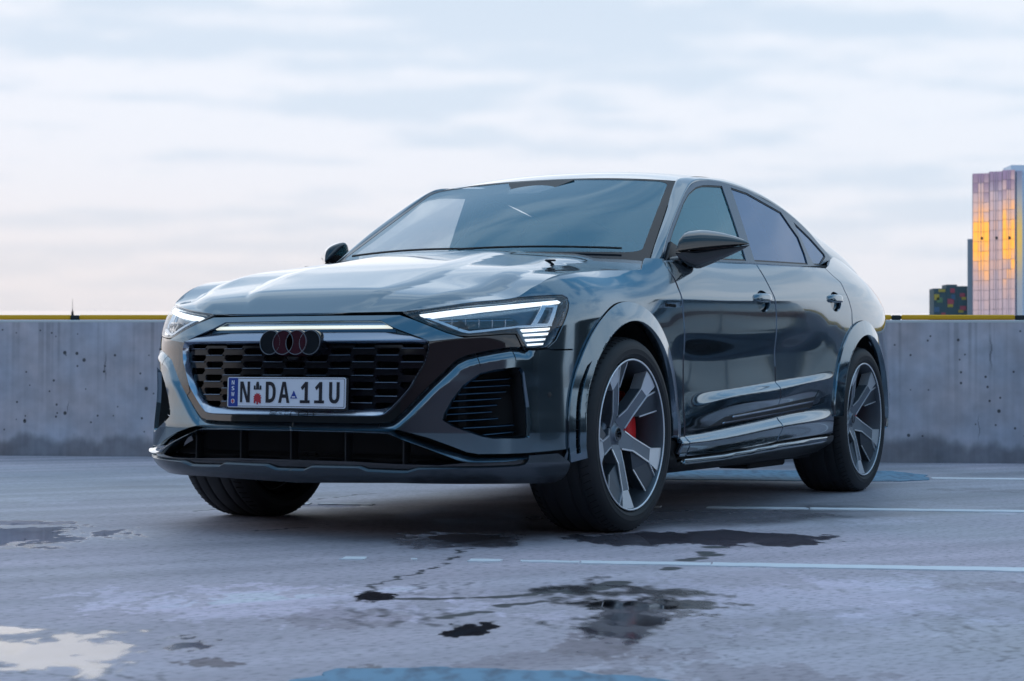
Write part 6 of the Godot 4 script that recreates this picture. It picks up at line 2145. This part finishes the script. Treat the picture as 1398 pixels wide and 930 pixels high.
# ------------------------------------------------------------------ splines
class Spline:
	var x: PackedFloat64Array
	var y: Array          # one PackedFloat64Array per channel
	var m: Array
	func _init(xs: Array, channels: Array) -> void:
		x = PackedFloat64Array(xs)
		for c in channels:
			var yy := PackedFloat64Array(c)
			y.append(yy)
			m.append(second(yy))
	func second(yy: PackedFloat64Array) -> PackedFloat64Array:
		var k := x.size()
		var a := PackedFloat64Array(); a.resize(k)
		var b := PackedFloat64Array(); b.resize(k)
		var out := PackedFloat64Array(); out.resize(k)
		a[0] = 0.0
		b[0] = 0.0
		for i in range(1, k - 1):
			var h0 := x[i] - x[i - 1]
			var h1 := x[i + 1] - x[i]
			var r := 6.0 * ((yy[i + 1] - yy[i]) / h1 - (yy[i] - yy[i - 1]) / h0)
			var den := 2.0 * (h0 + h1) - h0 * a[i - 1]
			a[i] = h1 / den
			b[i] = (r - h0 * b[i - 1]) / den
		for i in range(k - 2, 0, -1):
			out[i] = b[i] - a[i] * out[i + 1]
		return out
	func at(t: float) -> PackedFloat64Array:
		var k := x.size()
		t = clampf(t, x[0], x[k - 1])
		var i := clampi(x.bsearch(t) - 1, 0, k - 2)
		var h := x[i + 1] - x[i]
		var u := (t - x[i]) / h
		var w := 1.0 - u
		var hh := h * h / 6.0
		var cu := (u * u * u - u) * hh
		var cw := (w * w * w - w) * hh
		var out := PackedFloat64Array()
		out.resize(y.size())
		for c in y.size():
			out[c] = w * y[c][i] + u * y[c][i + 1] + cw * m[c][i] + cu * m[c][i + 1]
		return out

func spline2(points: Array) -> Spline:   # parameter = chord length, scaled to 0..1; points are Vector3
	var xs := [0.0]
	for i in range(1, points.size()):
		xs.append(xs[i - 1] + points[i].distance_to(points[i - 1]))
	for i in xs.size():
		xs[i] /= xs[-1] if i < xs.size() - 1 else 1.0
	var total: float = 0.0
	xs = [0.0]
	for i in range(1, points.size()):
		total += points[i].distance_to(points[i - 1])
		xs.append(total)
	for i in xs.size():
		xs[i] = xs[i] / total
	var cx := []
	var cy := []
	var cz := []
	for q in points:
		cx.append(q.x); cy.append(q.y); cz.append(q.z)
	return Spline.new(xs, [cx, cy, cz])

func on(s: Spline, t: float) -> Vector3:
	var q := s.at(t)
	return Vector3(q[0], q[1], q[2])

# ------------------------------------------------------------------ trimmed patches
# «f» maps (parameters, offset) to a point; the patch is the part of it inside «poly» and outside «holes»
func trim(sh: Shape, f: Callable, sgn: float, poly: PackedVector2Array, holes: Array, step: Vector2, off := 0.0, lip := 0.0, slant := 0.0, hole_lip := -1.0) -> Shape:
	if hole_lip < 0.0:
		hole_lip = lip
	var lo := poly[0]
	var hi := poly[0]
	for q in poly:
		lo = lo.min(q)
		hi = hi.max(q)
	var nx := maxi(1, ceili((hi.x - lo.x) / step.x))
	var ny := maxi(1, ceili((hi.y - lo.y) / step.y))
	var dx := (hi.x - lo.x) / nx
	var dy := (hi.y - lo.y) / ny
	var rings := [poly]
	rings.append_array(holes)
	var cut := {}
	for ring in rings:
		var k: int = ring.size()
		for i in k:
			var a: Vector2 = ring[i]
			var b: Vector2 = ring[(i + 1) % k]
			var steps := maxi(2, ceili(maxf(absf(b.x - a.x) / dx, absf(b.y - a.y) / dy) * 12.0))
			for s in steps + 1:
				var q := a.lerp(b, float(s) / steps)
				var u := (q.x - lo.x) / dx
				var w := (q.y - lo.y) / dy
				var ci := floori(u)
				var cj := floori(w)
				cut[Vector2i(ci, cj)] = true
				if u - ci < 0.1: cut[Vector2i(ci - 1, cj)] = true
				if u - ci > 0.9: cut[Vector2i(ci + 1, cj)] = true
				if w - cj < 0.1: cut[Vector2i(ci, cj - 1)] = true
				if w - cj > 0.9: cut[Vector2i(ci, cj + 1)] = true
	var ids := {}
	for i in nx:
		for j in ny:
			var p0 := Vector2(lo.x + dx * i, lo.y + dy * j)
			var p2 := Vector2(lo.x + dx * (i + 1), lo.y + dy * (j + 1))
			var cell := PackedVector2Array([p0, Vector2(p2.x, p0.y), p2, Vector2(p0.x, p2.y)])
			if not cut.has(Vector2i(i, j)):
				var mid := (p0 + p2) * 0.5
				if not Geometry2D.is_point_in_polygon(mid, poly):
					continue
				var inside := true
				for h in holes:
					if Geometry2D.is_point_in_polygon(mid, h):
						inside = false
						break
				if not inside:
					continue
				var q := []
				for c in cell:
					q.append(pvert(sh, f, sgn, c, off, ids))
				sh.quad(q[0], q[1], q[2], q[3])
			else:
				var pieces := Geometry2D.intersect_polygons(cell, poly)
				for h in holes:
					var next: Array[PackedVector2Array] = []
					for pc in pieces:
						next.append_array(Geometry2D.clip_polygons(pc, h))
					pieces = next
				for pc in pieces:
					if pc.size() < 3:
						continue
					var ti := Geometry2D.triangulate_polygon(pc)
					for k in range(0, ti.size(), 3):
						sh.tri(pvert(sh, f, sgn, pc[ti[k]], off, ids), pvert(sh, f, sgn, pc[ti[k + 1]], off, ids), pvert(sh, f, sgn, pc[ti[k + 2]], off, ids))
	for r in rings.size():
		var depth := lip if r == 0 else hole_lip
		if depth != 0.0:
			skirt(sh, f, sgn, rings[r], r > 0, minf(step.x, step.y), off, depth, slant if r > 0 else 0.0, poly if r > 0 else PackedVector2Array(), [] if r > 0 else holes)
	return sh

func pnormal(f: Callable, sgn: float, q: Vector2, off: float) -> Vector3:
	var e := 0.002
	var a: Vector3 = f.call(q + Vector2(e, 0), off) - f.call(q - Vector2(e, 0), off)
	var b: Vector3 = f.call(q + Vector2(0, e), off) - f.call(q - Vector2(0, e), off)
	return a.cross(b).normalized() * sgn

func pvert(sh: Shape, f: Callable, sgn: float, q: Vector2, off: float, ids: Dictionary) -> int:
	var key := Vector2i(roundi(q.x * 20000.0), roundi(q.y * 20000.0))
	if ids.has(key):
		return ids[key]
	var id := sh.vert(f.call(q, off), pnormal(f, sgn, q, off), q)
	ids[key] = id
	return id

func skirt(sh: Shape, f: Callable, sgn: float, ring: PackedVector2Array, is_hole: bool, step: float, off: float, depth: float, slant: float, within := PackedVector2Array(), without := []) -> void:
	var pts := PackedVector2Array()
	var k := ring.size()
	for i in k:
		var a := ring[i]
		var b := ring[(i + 1) % k]
		var s := maxi(1, ceili(a.distance_to(b) / maxf(step, 0.004)))
		for t in s:
			pts.append(a.lerp(b, float(t) / s))
	var ar := 0.0
	for i in k:
		ar += ring[i].cross(ring[(i + 1) % k])
	var cw := ar < 0.0
	var cnt := pts.size()
	var top := []
	var bot := []
	for i in cnt:
		var q := pts[i]
		var d := (pts[(i + 1) % cnt] - pts[(i - 1 + cnt) % cnt]).normalized()
		var o2 := Vector2(-d.y, d.x) if cw else Vector2(d.y, -d.x)     # points out of the ring
		if is_hole:
			o2 = -o2                                                     # ... and for a hole away from the patch means into the hole; the wall faces the hole
			o2 = -o2
		var p: Vector3 = f.call(q, off)
		var nn := pnormal(f, sgn, q, off)
		var o3: Vector3 = f.call(q + o2 * 0.003, off) - p
		o3 = (o3 - nn * o3.dot(nn)).normalized()
		if is_hole:
			o3 = -o3
		top.append(sh.vert(p, (nn * 0.6 + o3).normalized(), q))
		bot.append(sh.vert(p - nn * depth + o3 * slant * depth, (o3 + nn * slant).normalized(), q))
	for i in cnt:
		var j := (i + 1) % cnt
		if absf(pts[i].x) < 1e-4 and absf(pts[j].x) < 1e-4:
			continue
		if pts[i].x < -0.0005 or pts[j].x < -0.0005:
			if sgn > 0.0:
				continue
		var gone := false
		for h in without:
			if Geometry2D.is_point_in_polygon(pts[i], h) and Geometry2D.is_point_in_polygon(pts[j], h):
				gone = true
		if gone:
			continue
		if within.size() and not (Geometry2D.is_point_in_polygon(pts[i], within) and Geometry2D.is_point_in_polygon(pts[j], within)):
			continue
		sh.quad(top[i], top[j], bot[j], bot[i])

func shrunk(poly: PackedVector2Array, by: float) -> PackedVector2Array:
	var r := Geometry2D.offset_polygon(poly, -by)
	var best := poly
	var most := 0.0
	for q in r:
		var area := 0.0
		for i in q.size():
			area += q[i].cross(q[(i + 1) % q.size()])
		if absf(area) > most:
			most = absf(area)
			best = q
	return best

func arc_pts(c: Vector2, r: float, a0: float, a1: float, k := 40) -> PackedVector2Array:
	var out := PackedVector2Array()
	for i in k + 1:
		var a := deg_to_rad(lerpf(a0, a1, float(i) / k))
		out.append(c + Vector2(cos(a), sin(a)) * r)
	return out

func joined(parts: Array) -> PackedVector2Array:
	var out := PackedVector2Array()
	for a in parts:
		for q in a:
			if out.size() == 0 or out[-1].distance_to(q) > 0.0015:
				out.append(q)
	if out.size() > 2 and out[0].distance_to(out[-1]) < 0.0015:
		out.remove_at(out.size() - 1)
	return out

func back(a: Array) -> Array:
	var b := a.duplicate()
	b.reverse()
	return b
